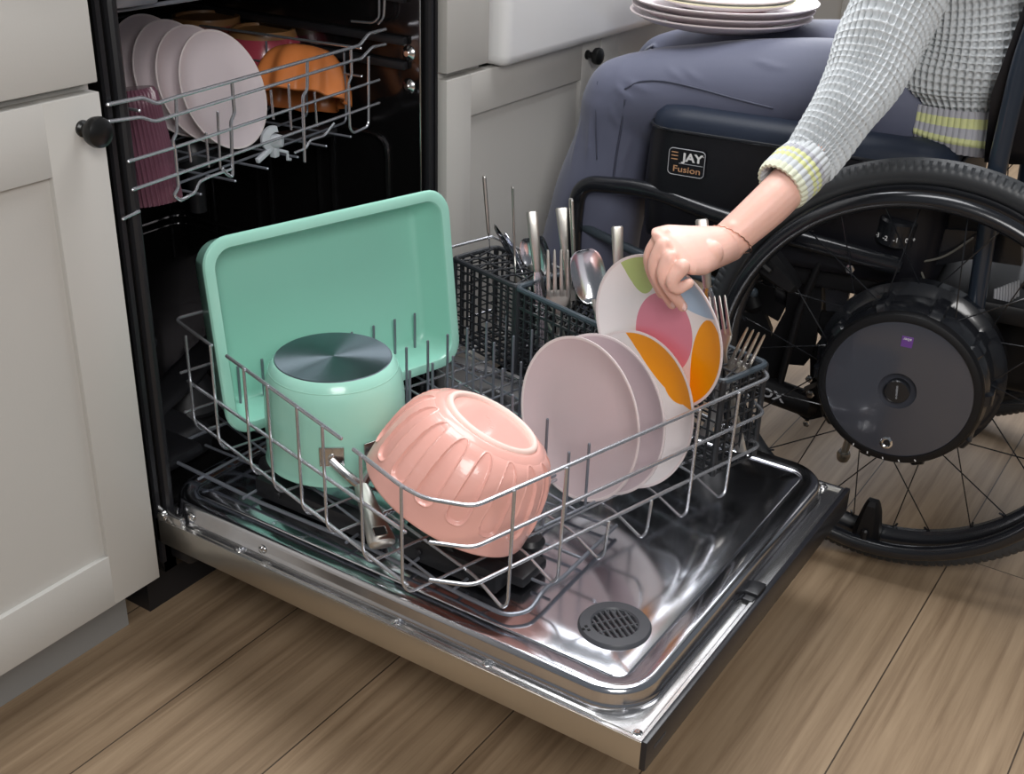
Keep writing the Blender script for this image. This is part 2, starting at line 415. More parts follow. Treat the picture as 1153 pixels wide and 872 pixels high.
# door seal and front frame of the tub
g = G()
g.tube([(.020, -.004, .17), (.020, -.004, .855), (.580, -.004, .855), (.580, -.004, .17)], .0075, 10, fil=.03); part('door_seal', g, M['seal'], dw)
g = G(); g.tube([(.557, -.006, .15), (.557, -.006, .86)], .0013, 8); part('trim_strip', g, M['steel'], dw)
for xa, xb in ((.594, .600), (.0, .006)):
    g = G(); g.bb((xa, -.006, .12), (xb, .0, .87)); part('trim_strip', g, M['seal'], dw)
# embossed outlines pressed into the tub walls
g = G()
for x0, x1, z0, z1 in ((.06, .16, .26, .58), (.19, .29, .26, .58), (.32, .42, .26, .58), (.45, .54, .26, .58)):
    g.tube([(x0, .543, z0), (x0, .543, z1), (x1, .543, z1), (x1, .543, z0)], .005, 8, fil=.03)
for y0, y1 in ((.06, .17), (.20, .31), (.34, .45)):
    g.tube([(.560, y0, .24), (.560, y0, .56), (.560, y1, .56), (.560, y1, .24)], .005, 8, fil=.03)
    g.tube([(.027, y0, .24), (.027, y0, .56), (.027, y1, .56), (.027, y1, .24)], .005, 8, fil=.03)
part('embossed_rib', g, M['tub'], dw)
for zz in (.70, .76, .665):
    g = G(); g.bb((.552, .02, zz), (.562, .50, zz+.012), .002); part('rack_slide', g, M['blackpl'], dw)
for zz in (.63, .70, .80):
    g = G(); g.bb((.026, .02, zz), (.036, .50, zz+.012), .002); part('rack_slide', g, M['blackpl'], dw)
for (px, py) in ((460, 60), (460, 97)):
    p = on_x(px, py, .561); g = G(); T = mtx(p, frame_z((-1, 0, 0)))
    g.lathe([(0, .006), (.004, .006), (.006, .004), (.009, .003), (.0115, .0), (.0115, -.002)], T, 24); part('wall_screw', g, M['steel'], dw)
# spray arms, filter
g = G(); g.lathe([(.0, .215), (.03, .21), (.045, .19), (.06, .17), (.06, .16)], mtx((.28, .24, 0)), 32)
g.loft([[V((.28+.0+sgn*math.cos(a)*0 + ll*1.0 + math.cos(a)*.0, .24+ll*.45+math.cos(a)*w_, .215+math.sin(a)*.010)) for a in [2*PI*k/14 for k in range(14)]] for ll, w_, sgn in [(-.21, .012, 1), (-.19, .022, 1), (-.05, .03, 1), (0, .034, 1), (.05, .03, 1), (.19, .022, 1), (.21, .012, 1)]])
part('spray_arm', g, M['blackpl'], dw)
g = G(); g.loft([[V((.30+ll, .20-ll*.3+math.cos(a)*w_, .565+math.sin(a)*.009)) for a in [2*PI*k/14 for k in range(14)]] for ll, w_ in [(-.22, .010), (-.2, .02), (-.05, .026), (.05, .026), (.2, .02), (.22, .010)]])
g.lathe([(0, .585), (.022, .585), (.03, .57), (.03, .55), (.012, .545), (.012, .48), (0, .48)], mtx((.30, .20, 0)), 24)
part('spray_arm', g, M['blackpl'], dw)
# dark moulded water tube and sump pieces seen at the left of the tub
g = G()
g.tube([(.10, .50, .56), (.10, .50, .40), (.10, .46, .30), (.16, .36, .21), (.25, .26, .19)], .016, 12, fil=.05); g.lathe([(0, .0), (.026, .0), (.030, -.004), (.034, -.05), (.048, -.062), (.075, -.068), (.078, -.075), (0, -.078)], mtx((.115, .22, .40)), 32)
g.loft([[V((.115+ll*.75, .22+ll*.62+math.cos(a)*w_, .325+math.sin(a)*.008)) for a in [2*PI*k/14 for k in range(14)]] for ll, w_ in [(-.10, .010), (-.09, .02), (-.02, .03), (.06, .026), (.20, .018), (.22, .008)]])
g.bb((.03, .09, .165), (.20, .42, .215), .02, 3); g.bb((.03, .03, .215), (.12, .12, .235), .008); part('water_duct', g, M['seal'], dw)
g = G(); g.tube([(.030, .03, .34), (.030, .535, .34), (.555, .535, .34), (.555, .03, .34)], .004, 8, fil=.03); g.tube([(.030, .03, .325), (.030, .535, .325), (.555, .535, .325), (.555, .03, .325)], .0025, 8, fil=.03); part('basin_bead', g, M['tub'], dw)
# low sill between tub and door
g = G(); g.bb((.02, -.035, .115), (.58, .012, .185), .006); part('sill', g, M['blackpl'], dw)

# --- door, lying open
ZT = .190
g = G()
g.bb((0, -.705, .1535), (.008, .0, ZT-.001), .0008); g.bb((.592, -.700, .1535), (.600, .0, ZT-.001), .0008)       # side faces
g.bb((.003, -.702, .1545), (.597, -.005, .166))
door = part('door', g, M['steelbrush'], dw)
# flange round the liner
def ringplate(g, outer, inner, z, n=None):
    n = len(outer)
    a = [g.bm.verts.new((x, y, z)) for x, y in outer]; b = [g.bm.verts.new((x, y, z)) for x, y in inner]
    for i in range(n): g.bm.faces.new((a[i], a[(i+1) % n], b[(i+1) % n], b[i]))
LX0, LX1, LY0, LY1 = .0145, .592, -.6895, .010
def liner_ring(inset, z, r):
    return [V((x, y, z)) for x, y in rrect(LX1-LX0-2*inset, LY1-LY0-2*inset, max(.006, r-inset), 10, (LX0+LX1)/2, (LY0+LY1)/2)]
g = G()
rings = [[V((x, y, ZT-.004)) for x, y in rrect(.600, .705, .0012, 10, .300, -.3525)],
         [V((x, y, ZT)) for x, y in rrect(.5985, .7035, .001, 10, .300, -.3525)],
         [V((x, y, ZT)) for x, y in rrect(.5915, .6965, .001, 10, .300, -.3525)],
         [V((x, y, ZT-.0035)) for x, y in rrect(.587, .692, .001, 10, .300, -.3525)],
         [V((x, y, ZT-.0035)) for x, y in rrect(.583, .688, .05, 10, .302, -.349)],
         [V((x, y, ZT-.0025)) for x, y in rrect(.580, .684, .055, 10, .302, -.347)],
         [V((x, y, ZT-.0025)) for x, y in rrect(.574, .678, .055, 10, .302, -.345)],
         ]
g.loft(rings, cap=False)
part('flange', g, M['steel'], door)
g = G()
rings = [liner_ring(-.001, ZT-.003, .060), liner_ring(.000, ZT+.003, .060), liner_ring(.0012, ZT+.006, .060), liner_ring(.0022, ZT+.008, .060), liner_ring(.003, ZT+.019, .060), liner_ring(.0045, ZT+.0225, .060), liner_ring(.0075, ZT+.0247, .060), liner_ring(.012, ZT+.025, .06),
         liner_ring(.0285, ZT+.0245, .052), liner_ring(.0295, ZT+.0238, .052), liner_ring(.0298, ZT+.0212, .052), liner_ring(.0315, ZT+.0208, .051), liner_ring(.0325, ZT+.0222, .050), liner_ring(.0345, ZT+.0230, .05),
         liner_ring(.080, ZT+.0230, .05), liner_ring(.20, ZT+.0230, .03), liner_ring(.265, ZT+.0230, .012)]
g.loft(rings, cap=True)
part('inner_liner', g, M['steelgloss'], door)
g = G(); g.bb((-.0005, -.7115, .1540), (.6005, -.7045, ZT+.0015), .001); part('control_panel', g, M['panelblk'], door)
g = G(); g.bb((.001, -.704, .1515), (.599, -.01, .1548), .001); part('outer_panel', g, M['steelbrush'], door)
# screws with washers
def screw(c, s=1.0, name='screw'):
    g = G(); T = mtx(c); g.lathe([(.0062*s, -.001), (.0062*s, .0008), (.0045*s, .0012), (.0042*s, .0026), (.0028*s, .0036), (.0012*s, .0036), (.001*s, .0024), (0, .0024)], T, 20)
    part(name, g, M['chrome'], door)
for (px, py) in ((267, 622), (446, 703), (548, 749), (717, 828), (848, 651), (828, 677), (927, 549)):
    p = on_z(px, py, ZT-.003); p.x = min(max(p.x, .010), .590); screw((p.x, p.y, ZT-.002))
for (px, py) in ((214, 581), (294, 616)):
    p = on_x(px, py, LX0); g = G(); g.lathe([(.006, 0), (.006, .001), (.0045, .0015), (.004, .003), (0, .0034)], mtx((LX0+.002, p.y, ZT+.010), frame_z((-1, 0, 0))), 20); part('screw', g, M['chrome'], door)
# latch pocket in front edge
g = G(); p = on_z(838, 661, ZT); g.bb((p.x-.024, -.704, ZT-.004), (p.x+.020, -.690, ZT+.0015), .002); g.bb((p.x-.014, -.706, ZT-.003), (p.x+.012, -.688, ZT+.006), .002); part('latch', g, M['blackpl'], door)
# detergent vent
vc = on_z(692, 705, ZT+.0233); T = Matrix.Translation(vc) @ Matrix.Rotation(R(-35), 4, 'Z'); T1 = T @ Matrix.Diagonal((1.13, 1.13, 1, 1))
vT = T1
g = G(); g.lathe([(.0225, -.001), (.0225, .003), (.0240, .0048), (.0345, .0040), (.0362, .0015), (.0365, -.001)], vT, 56); vent = part('vent', g, M['vent'], door)
g = G(); g.lathe([(0, -.0004), (.0228, -.0004)], vT, 40); part('vent_recess', g, M['shadowplug'], door)
g = G()
for i in range(-3, 4):
    x = i*.0060; l = math.sqrt(max(0, .0226**2-x*x)); g.box((x, 0, .0018), (.0022, 2*l, .0032), None, .0004, 1, T=vT)
for y in (-.007, .007):
    l = math.sqrt(.0226**2-y*y); g.box((0, y, .0024), (2*l, .0012, .0016), None, 0, 1, T=vT)
part('vent_grille', g, M['vent'], door)
g = G()
for a, b_ in ((-.029, .004), (-.029, -.002), (-.0335, .001)): g.box((a, b_, .0046), (.003, .003, .001), None, .0003, 1, T=vT)
part('vent_mark', g, M['shadowplug'], door)
# hinge arm and tiny stamped marks
g = G(); hp = on_x(188, 577, .004)
g.tube([(.004, -.004, .205), (.004, -.022, .196), (.004, -.038, .180)], .003, 8, fil=.01); g.lathe([(0, .006), (.006, .006), (.0075, .003), (.0075, 0)], mtx((.004, -.014, .196), frame_z((-1, 0, 0))), 20); g.bb((.002, -.045, .168), (.012, 0, .200), .003); part('hinge_arm', g, M['steel'], dw)
g = G()
for i in range(9):
    g.box((.0128, -.335-i*.0052, ZT-.0031), (.0030, .0026, .0004), Matrix.Rotation(R(20*(i % 3)), 3, 'Z'))
part('stamped_mark', g, M['greyprint'], door)
g = G()
for i in range(8):
    g.box((.018+i*.0034, -.7118, .1735), (.0022, .0005, .0038), None)
part('printed_mark', g, M['vent'], door)

# ================================================================== LOWER RACK (pulled out and turned a little)
YW = R(-15.4)
LR = Matrix.Rotation(YW, 4, 'Z')
def L3(u, v, z): return LR @ V((u, v, z))
LR0 = Matrix.Translation(L3(.365, -.20, .262)) @ LR
lr = thing('dish_rack', 'large grey wire rack pulled out over the open dishwasher door', 'dish rack', M4=LR0)
U0, U1, VF, VB = .095, .635, -.483, .085
ZTOP, ZM, ZL, ZB = .394, .344, .297, .262
WR = .0022
def rail(pts, r=WR, fil=.012, name='rail', mt='wire', n=8):
    g = G(); g.tube([L3(*p) for p in pts], r, n, fil=fil); return part(name, g, M[mt], lr)
# top rails
rail([(U0, -.32, .399), (U0, -.405, ZTOP), (.099, -.440, ZTOP), (.128, VF, ZTOP), (.605, VF, ZTOP), (U1, -.430, ZTOP), (U1, -.36, ZTOP), (U1, VB, .410)], .0024)
rail([(U0, -.049, .409), (U0, -.297, .402)], .0024)
rail([(U0, -.012, .409), (U0, VB, .412), (U1, VB, .410)], .0022)
# mid and low rails, side and front
rail([(U0, .065, .330), (U0, -.412, ZM-.004)]); rail([(U0, .075, .275), (U0, -.415, .274)])
rail([(.100, -.447, ZM), (.128, VF, ZM), (.605, VF, ZM), (U1-.004, -.430, ZM), (U1-.004, -.36, ZM)], .0023)
rail([(.100, -.447, ZL), (.128, VF, ZL), (.605, VF, ZL), (U1-.006, -.430, ZL-.012), (U1-.006, -.36, ZL-.012)], .0023)
rail([(U0, VB, ZM-.01), (U1, VB, ZM)]); rail([(U0, VB, .275), (U1, VB, .285)])
rail([(U1, VB, ZM), (U1, -.41, ZM-.004)], mt='wiredark'); rail([(U1, VB, .275), (U1, -.41, .274)], mt='wiredark')
# side-to-side hoops: down the left side, across the floor, up the right side
side_v = [.052, -.014, -.095, -.148, -.212, -.264, -.337, -.410]
tops = [.398, .409, .409, .407, .404, .402, .398, ZTOP]
for v, t in zip(side_v, tops):
    g = G(); g.tube([L3(U0-.003, v, t+.002), L3(U0-.003, v, ZB+.012), L3(U0+.006, v, ZB-.003), L3(U1-.006, v, ZB-.003), L3(U1+.003, v, ZB+.012), L3(U1+.003, v, t)], .0019, 8, fil=.010)
    part('cross_wire', g, M['wire'], lr)
# front-to-back hoops: full height uprights and the shorter feet loops
for u, t in ((.178, ZTOP), (.252, ZTOP), (.325, ZL), (.396, ZL), (.468, ZTOP), (.540, ZTOP)):
    g = G(); zb = .243
    g.tube([L3(u+.002, VF-.003, t), L3(u-.003, VF-.004, zb+.012), L3(u-.003, VF+.004, zb), L3(u, VF+.055, ZB-.006), L3(u, VB-.02, ZB-.006), L3(u, VB+.003, ZB+.01), L3(u, VB+.003, .41)], .0020, 8, fil=.010)
    part('upright_wire', g, M['wire'], lr)
for u in (.14, .29, .36, .43, .50, .585):
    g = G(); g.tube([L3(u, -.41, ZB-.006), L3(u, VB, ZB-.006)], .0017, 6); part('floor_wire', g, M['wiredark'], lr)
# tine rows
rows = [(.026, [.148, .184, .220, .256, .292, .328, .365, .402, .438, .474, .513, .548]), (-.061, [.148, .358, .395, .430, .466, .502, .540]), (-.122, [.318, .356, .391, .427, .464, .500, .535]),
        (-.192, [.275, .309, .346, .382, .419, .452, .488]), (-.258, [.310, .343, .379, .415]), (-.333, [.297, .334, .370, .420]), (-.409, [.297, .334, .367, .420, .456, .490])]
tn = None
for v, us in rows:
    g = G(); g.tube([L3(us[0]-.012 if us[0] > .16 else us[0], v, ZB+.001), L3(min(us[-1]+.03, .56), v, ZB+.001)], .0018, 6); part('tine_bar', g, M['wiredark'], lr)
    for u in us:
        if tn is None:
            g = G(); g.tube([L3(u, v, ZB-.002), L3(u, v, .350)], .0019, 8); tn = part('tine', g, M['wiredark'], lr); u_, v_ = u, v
        else:
            c = tn.copy(); COL.objects.link(c); c.location = (u-u_, v-v_, 0); c.parent = lr
# plastic bearings, wheels and fittings below the rack
for (u, v) in ((.14, -.05), (.20, -.36), (.60, -.05), (.60, -.36)):
    g = G(); T = LR @ mtx((u, v, .236), frame_z((1, 0, 0)))
    g.lathe([(0, -.007), (.012, -.007), (.015, -.004), (.015, .004), (.012, .007), (0, .007)], T, 24); part('wheel', g, M['blackpl'], lr)
# lower glide frame: wire loop carrying the rack, square with the door, with black plastic runner
gf = thing('glide_frame', 'flat grey wire frame with black plastic runners under the large rack, resting on the door', 'rack frame', (.3, -.25, .214))
g = G()
g.tube([(.072, .045, .226), (.068, -.12, .222), (.066, -.30, .226), (.060, -.44, .221), (.054, -.505, .224), (.075, -.522, .224), (.115, -.517, .230), (.150, -.519, .224), (.285, -.516, .224)], .0026, 8, fil=.012)
g.tube([(.072, .045, .226), (.100, .07, .226), (.25, .05, .226), (.45, .05, .226)], .0024, 8, fil=.01)
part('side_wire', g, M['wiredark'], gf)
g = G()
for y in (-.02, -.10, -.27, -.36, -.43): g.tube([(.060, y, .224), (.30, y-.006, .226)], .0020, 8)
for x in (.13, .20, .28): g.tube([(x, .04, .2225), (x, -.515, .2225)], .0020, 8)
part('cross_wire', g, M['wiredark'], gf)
g = G()
g.bb((.085, -.47, .2175), (.110, -.33, .248), .003); g.bb((.082, -.30, .2175), (.104, -.10, .244), .003); g.bb((.112, -.49, .2175), (.165, -.37, .232), .004)
for y in (-.45, -.42, -.36, -.28, -.2, -.14): g.lathe([(0, .002), (.004, .002), (.005, 0)], mtx((.084 if y < -.32 else .081, y, .233), frame_z((-1, 0, 0))), 12)
g.box((.20, -.33, .232), (.07, .12, .010), Matrix.Rotation(R(20), 3, 'Z'), .003)
g.lathe([(0, .0), (.016, 0), (.018, .006), (.014, .012), (0, .012)], mtx((.19, -.45, .221)), 20)
part('runner', g, M['blackpl'], gf)
g = G(); g.box((.135, -.13, .236), (.022, .034, .003), Matrix.Rotation(R(25), 3, 'Z'), .001); part('white_tab', g, M['white'], gf)

# ================================================================== MINT BAKING TRAY
# stands on its long side near the back of the rack, leaning back a little
lean = R(7.5)
tc_ = L3(.297, .000, .405)
yv = (L3(0, math.sin(lean), 0)+V((0, 0, math.cos(lean)))).normalized(); nv = V((LR @ V((1, 0, 0)))).cross(yv).normalized()
xv = yv.cross(nv)
TT = Matrix((( xv[0], yv[0], nv[0], tc_[0]), (xv[1], yv[1], nv[1], tc_[1]), (xv[2], yv[2], nv[2], tc_[2]), (0, 0, 0, 1)))
def tring(w, h, r, z): return [TT @ V((x, y, z)) for x, y in rrect(w, h, r, 8)]
tb = thing('baking_tray', 'large mint green rectangular baking tray standing upright at the back of the lower rack', 'baking tray', M4=Matrix.Translation(TT @ V((0, -.13, -.02))))
g = G()
Wt, Ht = .384, .262
g.loft([tring(Wt-.052, Ht-.052, .022, -.052), tring(Wt-.036, Ht-.036, .03, -.051), tring(Wt-.024, Ht-.024, .032, -.045), tring(Wt-.008, Ht-.008, .036, -.006), tring(Wt, Ht, .037, -.003), tring(Wt+.001, Ht+.001, .037, .0), tring(Wt-.002, Ht-.002, .036, .003), tring(Wt-.008, Ht-.008, .034, .0045), tring(Wt-.028, Ht-.028, .026, .0035), tring(Wt-.031, Ht-.031, .025, .001)], cap=False)
g.bm.faces.new([v for v in list(g.bm.verts)[:len(rrect(1, 1, .1, 8))]][::-1])
part('outer_body', g, M['mint'], tb)
g = G()
g.loft([tring(Wt-.030, Ht-.030, .025, .0022), tring(Wt-.034, Ht-.034, .024, -.003), tring(Wt-.054, Ht-.054, .020, -.042), tring(Wt-.062, Ht-.062, .018, -.0465), tring(Wt-.072, Ht-.072, .016, -.048)], cap=False)
n_ = len(rrect(1, 1, .1, 8)); g.bm.verts.ensure_lookup_table(); g.bm.faces.new([g.bm.verts[i] for i in range(4*n_, 5*n_)])
part('inner_lining', g, M['mintin'], tb)

# ================================================================== MINT SAUCEPAN, upside down
pc = V((.157, -.175, 0)); zr = .273; zt = .4075
sp = thing('saucepan', 'mint green saucepan turned upside down with a dark round base', 'saucepan', (pc.x, pc.y, zr))
T = mtx((pc.x, pc.y, 0))
g = G()
g.lathe([(.0722, zt-.0004), (.0735, zt-.0015), (.079, zt-.010), (.0845, zt-.026), (.0872, zt-.050), (.0880, zt-.09), (.0878, zr+.008), (.0888, zr+.004), (.0898, zr+.001), (.0892, zr), (.0865, zr), (.0862, zr+.01), (.0862, zt-.06), (.080, zt-.012), (0, zt-.005)], T, 96)
part('body', g, M['mint'], sp)
g = G(); g.lathe([(.0725, zt-.002), (.0722, zt-.0002), (.0712, zt+.0006), (.03, zt+.0006), (0, zt+.0006)], T, 96)
bo = part('base_disc', g, M['potbase'], sp, label='dark spun metal base disc')
hd = V((-.575, -.818, 0)).normalized(); hs_ = V((hd.y, -hd.x, 0))
tip = V((.030, -.352, .270))
root = pc+hd*.090
sp_parts = G()
for s_ in (-1, 1):
    a = pc+ (hd*math.cos(s_*.30)+hs_*math.sin(s_*.30))*.0885
    nrm = (a-pc).normalized(); Tq = mtx((a.x, a.y, .317), frame_z(nrm))
    sp_parts.box((0, 0, .001), (.030, .026, .003), None, .001, 2, T=Tq); sp_parts.lathe([(.0045, .002), (.0045, .0035), (.003, .0055), (0, .006)], Tq, 16)
    b1 = V((a.x, a.y, .313))+nrm*.004; mid = V((root.x, root.y, 0))+hd*.030; mid.z = .290
    sp_parts.tube(spline([b1, b1*.5+mid*.5+hd*.004, mid], 6), [.0056, .0058], 10)
part('handle_bracket', sp_parts, M['steel'], sp, label='riveted steel bracket of the handle')
g = G()
mid = V((root.x, root.y, 0))+hd*.026; mid.z = .291
ax = (tip-mid); Lh = ax.length; axn = ax.normalized(); up = V((0, 0, 1)); up = (up-axn*up.dot(axn)).normalized(); sd = axn.cross(up)
rings = []
for t, w, h in ((0, .0072, .0058), (.12, .0100, .0068), (.35, .0112, .0075), (.75, .0145, .0080), (.93, .0165, .0082), (.985, .0150, .0075), (1, .012, .0055)):
    rings.append([mid+ax*t+sd*math.copysign(abs(math.cos(a))**.8, math.cos(a))*w+up*math.copysign(abs(math.sin(a))**.8, math.sin(a))*h for a in [2*PI*k/20 for k in range(20)]])
g.loft(rings); hnd = part('handle', g, M['steelbrush'], sp, label='brushed steel handle')
g = G(); Tq = mtx(mid+ax*.87+up*.0075, Matrix((sd, axn, up)).transposed()); g.prism(rrect(.014, .013, .002, 4), .0012, Tq); g2 = G()
part('hanging_hole', g, M['shadowplug'], hnd)
g2.tube([Tq @ V((x, y, .0012)) for x, y in rrect(.015, .014, .0025, 4)], .0008, 6, closed=True); part('hole_rim', g2, M['steel'], hnd)

# ================================================================== PINK BOWL
fc = V((.152, -.418, .398)); fn = V((.327, -.351, .878)).normalized()
T = mtx(fc, frame_z(fn))
def bowl_prof(rf, rr, h, k=26, p=1.0):
    out = []
    for i in range(k+1):
        t = i/k; a = t*PI/2
        r = rf+(rr-rf)*math.sin(a)**.80; z = -.006-(h-.006)*(1-math.cos(a)**.92) ; out.append((r, z))
    return out
bw = thing('mixing_bowl', 'pink fluted mixing bowl tipped upside down at the front left of the lower rack', 'bowl', M4=T)
g = G()
rf, rr, hb = .0585, .1045, .112
pr = bowl_prof(rf, rr, hb)
NF = 16
def flute(r, z, a):
    t = (-z)/hb
    if .05 < t < .84:
        # sunken petal panels with rounded ends
        ph = ((a/(2*PI)*NF) % 1)-.5; half = .245+.10*t
        x = abs(ph)/half; y = abs((t-.43)/.36)
        d = 1-x**2.6-y**6
        s = min(1, max(0, d/.42)); s = s*s*(3-2*s)
        return r-.0030*s+.0011*math.exp(-(d/.16)**2), z
    return r, z
outer = [(r, z) for r, z in pr]
fine = []
for i in range(len(outer)-1):
    for j in range(8):
        t = j/8; fine.append((outer[i][0]*(1-t)+outer[i+1][0]*t, outer[i][1]*(1-t)+outer[i+1][1]*t))
fine.append(outer[-1])
prof = [(0, -.004), (rf-.0075, -.004)]
g.lathe(prof, T, 64); 
g.lathe(fine, T, 768, fn=flute)
inner = [(rr, -hb), (rr-.001, -hb-.002), (rr-.004, -hb-.002), (rr-.0065, -hb+.002)]+[(r-.0065, z+.004 if i < 20 else z) for i, (r, z) in list(enumerate(outer))[::-1][2:-2]]+[(rf-.01, -.014), (0, -.014)]
g.lathe(inner, T, 96)
part('body', g, M['pink'], bw, smooth=60)
g = G(); g.lathe([(rf-.0078, -.0045), (rf-.0070, -.0005), (rf-.0045, .0012), (rf-.001, .0002), (rf+.0005, -.003), (rf+.0003, -.0065)], T, 96); part('foot_ring', g, M['pinkrim'], bw, label='pale foot ring', smooth=60)
g = G()
for i in range(5): g.box((-.012+i*.006, .004-.002*(i % 2), -.0039), (.0036, .005, .0003), Matrix.Rotation(R(25*i), 3, 'Z'), 0, 1, T=T)
part('stamp', g, M['pink'], bw)

# ================================================================== PLATES
def plate_g(r, T, depth=.012, th=.0036, mis=False, n=96):
    prof = [(0, 0), (r*.55, 0), (r*.70, depth*.12), (r*.86, depth*.5), (r*.965, depth*.93), (r*.985, depth), (r, depth-.0002), (r*.998, depth-th*.55), (r*.985, depth-th*.8), (r*.86, depth*.5-th), (r*.70, depth*.12-th), (r*.60, -th), (r*.58, -th-.0022), (r*.54, -th-.0022), (r*.53, -th), (0, -th)]
    g = G(); m = [0]*15
    for i in (4, 5, 6, 7): m[i] = 1
    g.lathe(prof, T, n, mis=m); return g
def plate(name, c, n, r, mats, label, group=None, depth=.012):
    T = mtx(c, frame_z(n)); off = Matrix.Translation(V((0, 0, -depth)))
    g = plate_g(r, T @ off, depth)
    return single(name, g, mats, label, 'plate', group, 50, M4=T)
PG = 'plates standing in the front of the lower rack'
nA = V((-.953, .276, .127))
def far(c, k=1.03): return CAM+(V(c)-CAM)*k
plate('plate', far((.253, -.469, .372)), nA, .103, [M['mauve'], M['mauverim']], 'mauve plate in the lower rack, the nearest to the pink bowl', PG)
plate('plate', far((.276, -.487, .374)), V((-.968, .225, .112)), .1015, [M['mauve'], M['mauverim']], 'mauve plate in the lower rack, between the first mauve plate and the orange printed one', PG)
white = (.90, .86, .86)
orange = (.95, .42, .0)
P3 = plate_print('white_glaze_orange_print', white, [((1.0, .37, .003), [(.36, .93, .92, .46, -29), (.60, .60, .29, .29, 0)])], .1)
P3r = M['mauverim']
plate('plate', far((.327, -.500, .364)), V((-.948, .243, .204)), .1005, [P3, P3r], 'white plate with one big orange patch, standing in the lower rack', PG)
P4 = plate_print('white_glaze_colour_print', white, [((.50, .63, .22), [(-.38, .86, .24, .47, 8)]), ((.78, .27, .36), [(.02, -.05, .44, .56, -10)]), ((.42, .58, .76), [(.50, .86, .62, .47, 0)]),
                 (('and', .30, .03, .13), [(.02, -.05, .44, .56, -10), (.50, .86, .62, .47, 0)]), ((1.0, .37, .003), [(.76, -.30, .30, .70, 0)])], .10)
hc = V((.377, -.503, .449)); hn = V((-.974, .216, -.07)).normalized()
plate('plate', hc, hn, .100, [P4, M['mauverim']], 'white plate with green, pink, blue and orange patches, held by the hand', PG)
# ================================================================== CUTLERY BASKETS
def lattice(g, p0, ax, L, z0, z1, nv, nh, r=.0011, T=None):
    """grid of bars on a vertical wall starting at p0 along ax"""
    p0 = V(p0); ax = V(ax)
    for i in range(nv+1):
        a = p0+ax*(L*i/nv); g.box((a.x, a.y, (z0+z1)/2), (.0027, .0027, z1-z0), None, 0, 1, T=T)
    for k in range(nh+1):
        z = z0+(z1-z0)*k/nh; m = p0+ax*L/2
        g.box((m.x, m.y, z), (abs(ax.x)*L+.002, abs(ax.y)*L+.002, .0020), None, 0, 1, T=T)
def basket(name, u0, u1, v0, v1, z0, z1, label, lid='slots', rim='basket', rimr=.004):
    b = thing(name, label, 'cutlery basket', M4=Matrix.Translation(L3((u0+u1)/2, (v0+v1)/2, z0)) @ LR, group='cutlery basket modules along the right side of the rack')
    g = G(); du = u1-u0; dv = v1-v0; nu = max(3, round(du/.0155)); nv = max(3, round(dv/.0150)); nh = 9
    lattice(g, (u0, v0, 0), (1, 0, 0), du, z0, z1, nu, nh, T=LR); lattice(g, (u0, v1, 0), (1, 0, 0), du, z0, z1, nu, nh, T=LR)
    lattice(g, (u0, v0, 0), (0, 1, 0), dv, z0, z1, nv, nh, T=LR); lattice(g, (u1, v0, 0), (0, 1, 0), dv, z0, z1, nv, nh, T=LR)
    for (a, c) in ((u0, v0), (u1, v0), (u0, v1), (u1, v1)): g.tube([L3(a, c, z0), L3(a, c, z1)], .0042, 10)
    part('basket_wall', g, M['basket'], b)
    g = G()
    for i in range(nv+1): g.box(((u0+u1)/2, v0+dv*i/nv, z0), (du, .0022, .003), None, 0, 1, T=LR)
    for i in range(nu+1): g.box((u0+du*i/nu, (v0+v1)/2, z0), (.0022, dv, .003), None, 0, 1, T=LR)
    part('basket_floor', g, M['basket'], b)
    g = G(); g.tube([LR @ V((x, y, z1)) for x, y in rrect(du+.004, dv+.004, .010, 4, (u0+u1)/2, (v0+v1)/2)], rimr, 8, closed=True); part('rim', g, M[rim], b)
    g = G(); zl = z1+.001 if lid == 'slots' else z1-.028
    if lid == 'slots':
        nn = max(3, round(dv/.014))
        for i in range(nn+1):
            y = v0+dv*i/nn; g.box(((u0+u1)/2, y, zl), (du, .0028, .0028), Matrix.Rotation(R(18 if i % 2 else -18), 3, 'Z') if 0 < i < nn else None, .0006, 1, T=LR)
        for k in range(4): g.box((u0+du*k/3, (v0+v1)/2, zl), (.0028, dv, .0028), None, .0006, 1, T=LR)
    else:
        nn = max(4, round(dv/.012))
        for i in range(nn+1): g.box(((u0+u1)/2, v0+dv*i/nn, zl), (du, .0022, .0022), Matrix.Rotation(R(30), 3, 'Z'), 0, 1, T=LR)
        for k in range(6): g.box((u0+du*k/5, (v0+v1)/2, zl), (.0022, dv, .0022), None, 0, 1, T=LR)
    part('lid_grid', g, M['basket'], b)
    return b
ZBK = .268
basket('cutlery_basket', .540, .622, -.078, .060, ZBK, .402, 'black lattice cutlery basket, the one nearest the sink cabinet')
basket('cutlery_basket', .538, .622, -.330, -.086, ZBK, .402, 'black lattice cutlery basket with slate rim in the middle, behind the held plate', lid='low', rim='slatepl', rimr=.0042)
basket('cutlery_basket', .540, .622, -.462, -.338, ZBK, .400, 'black lattice cutlery basket at the front right corner of the rack', rim='slatepl')

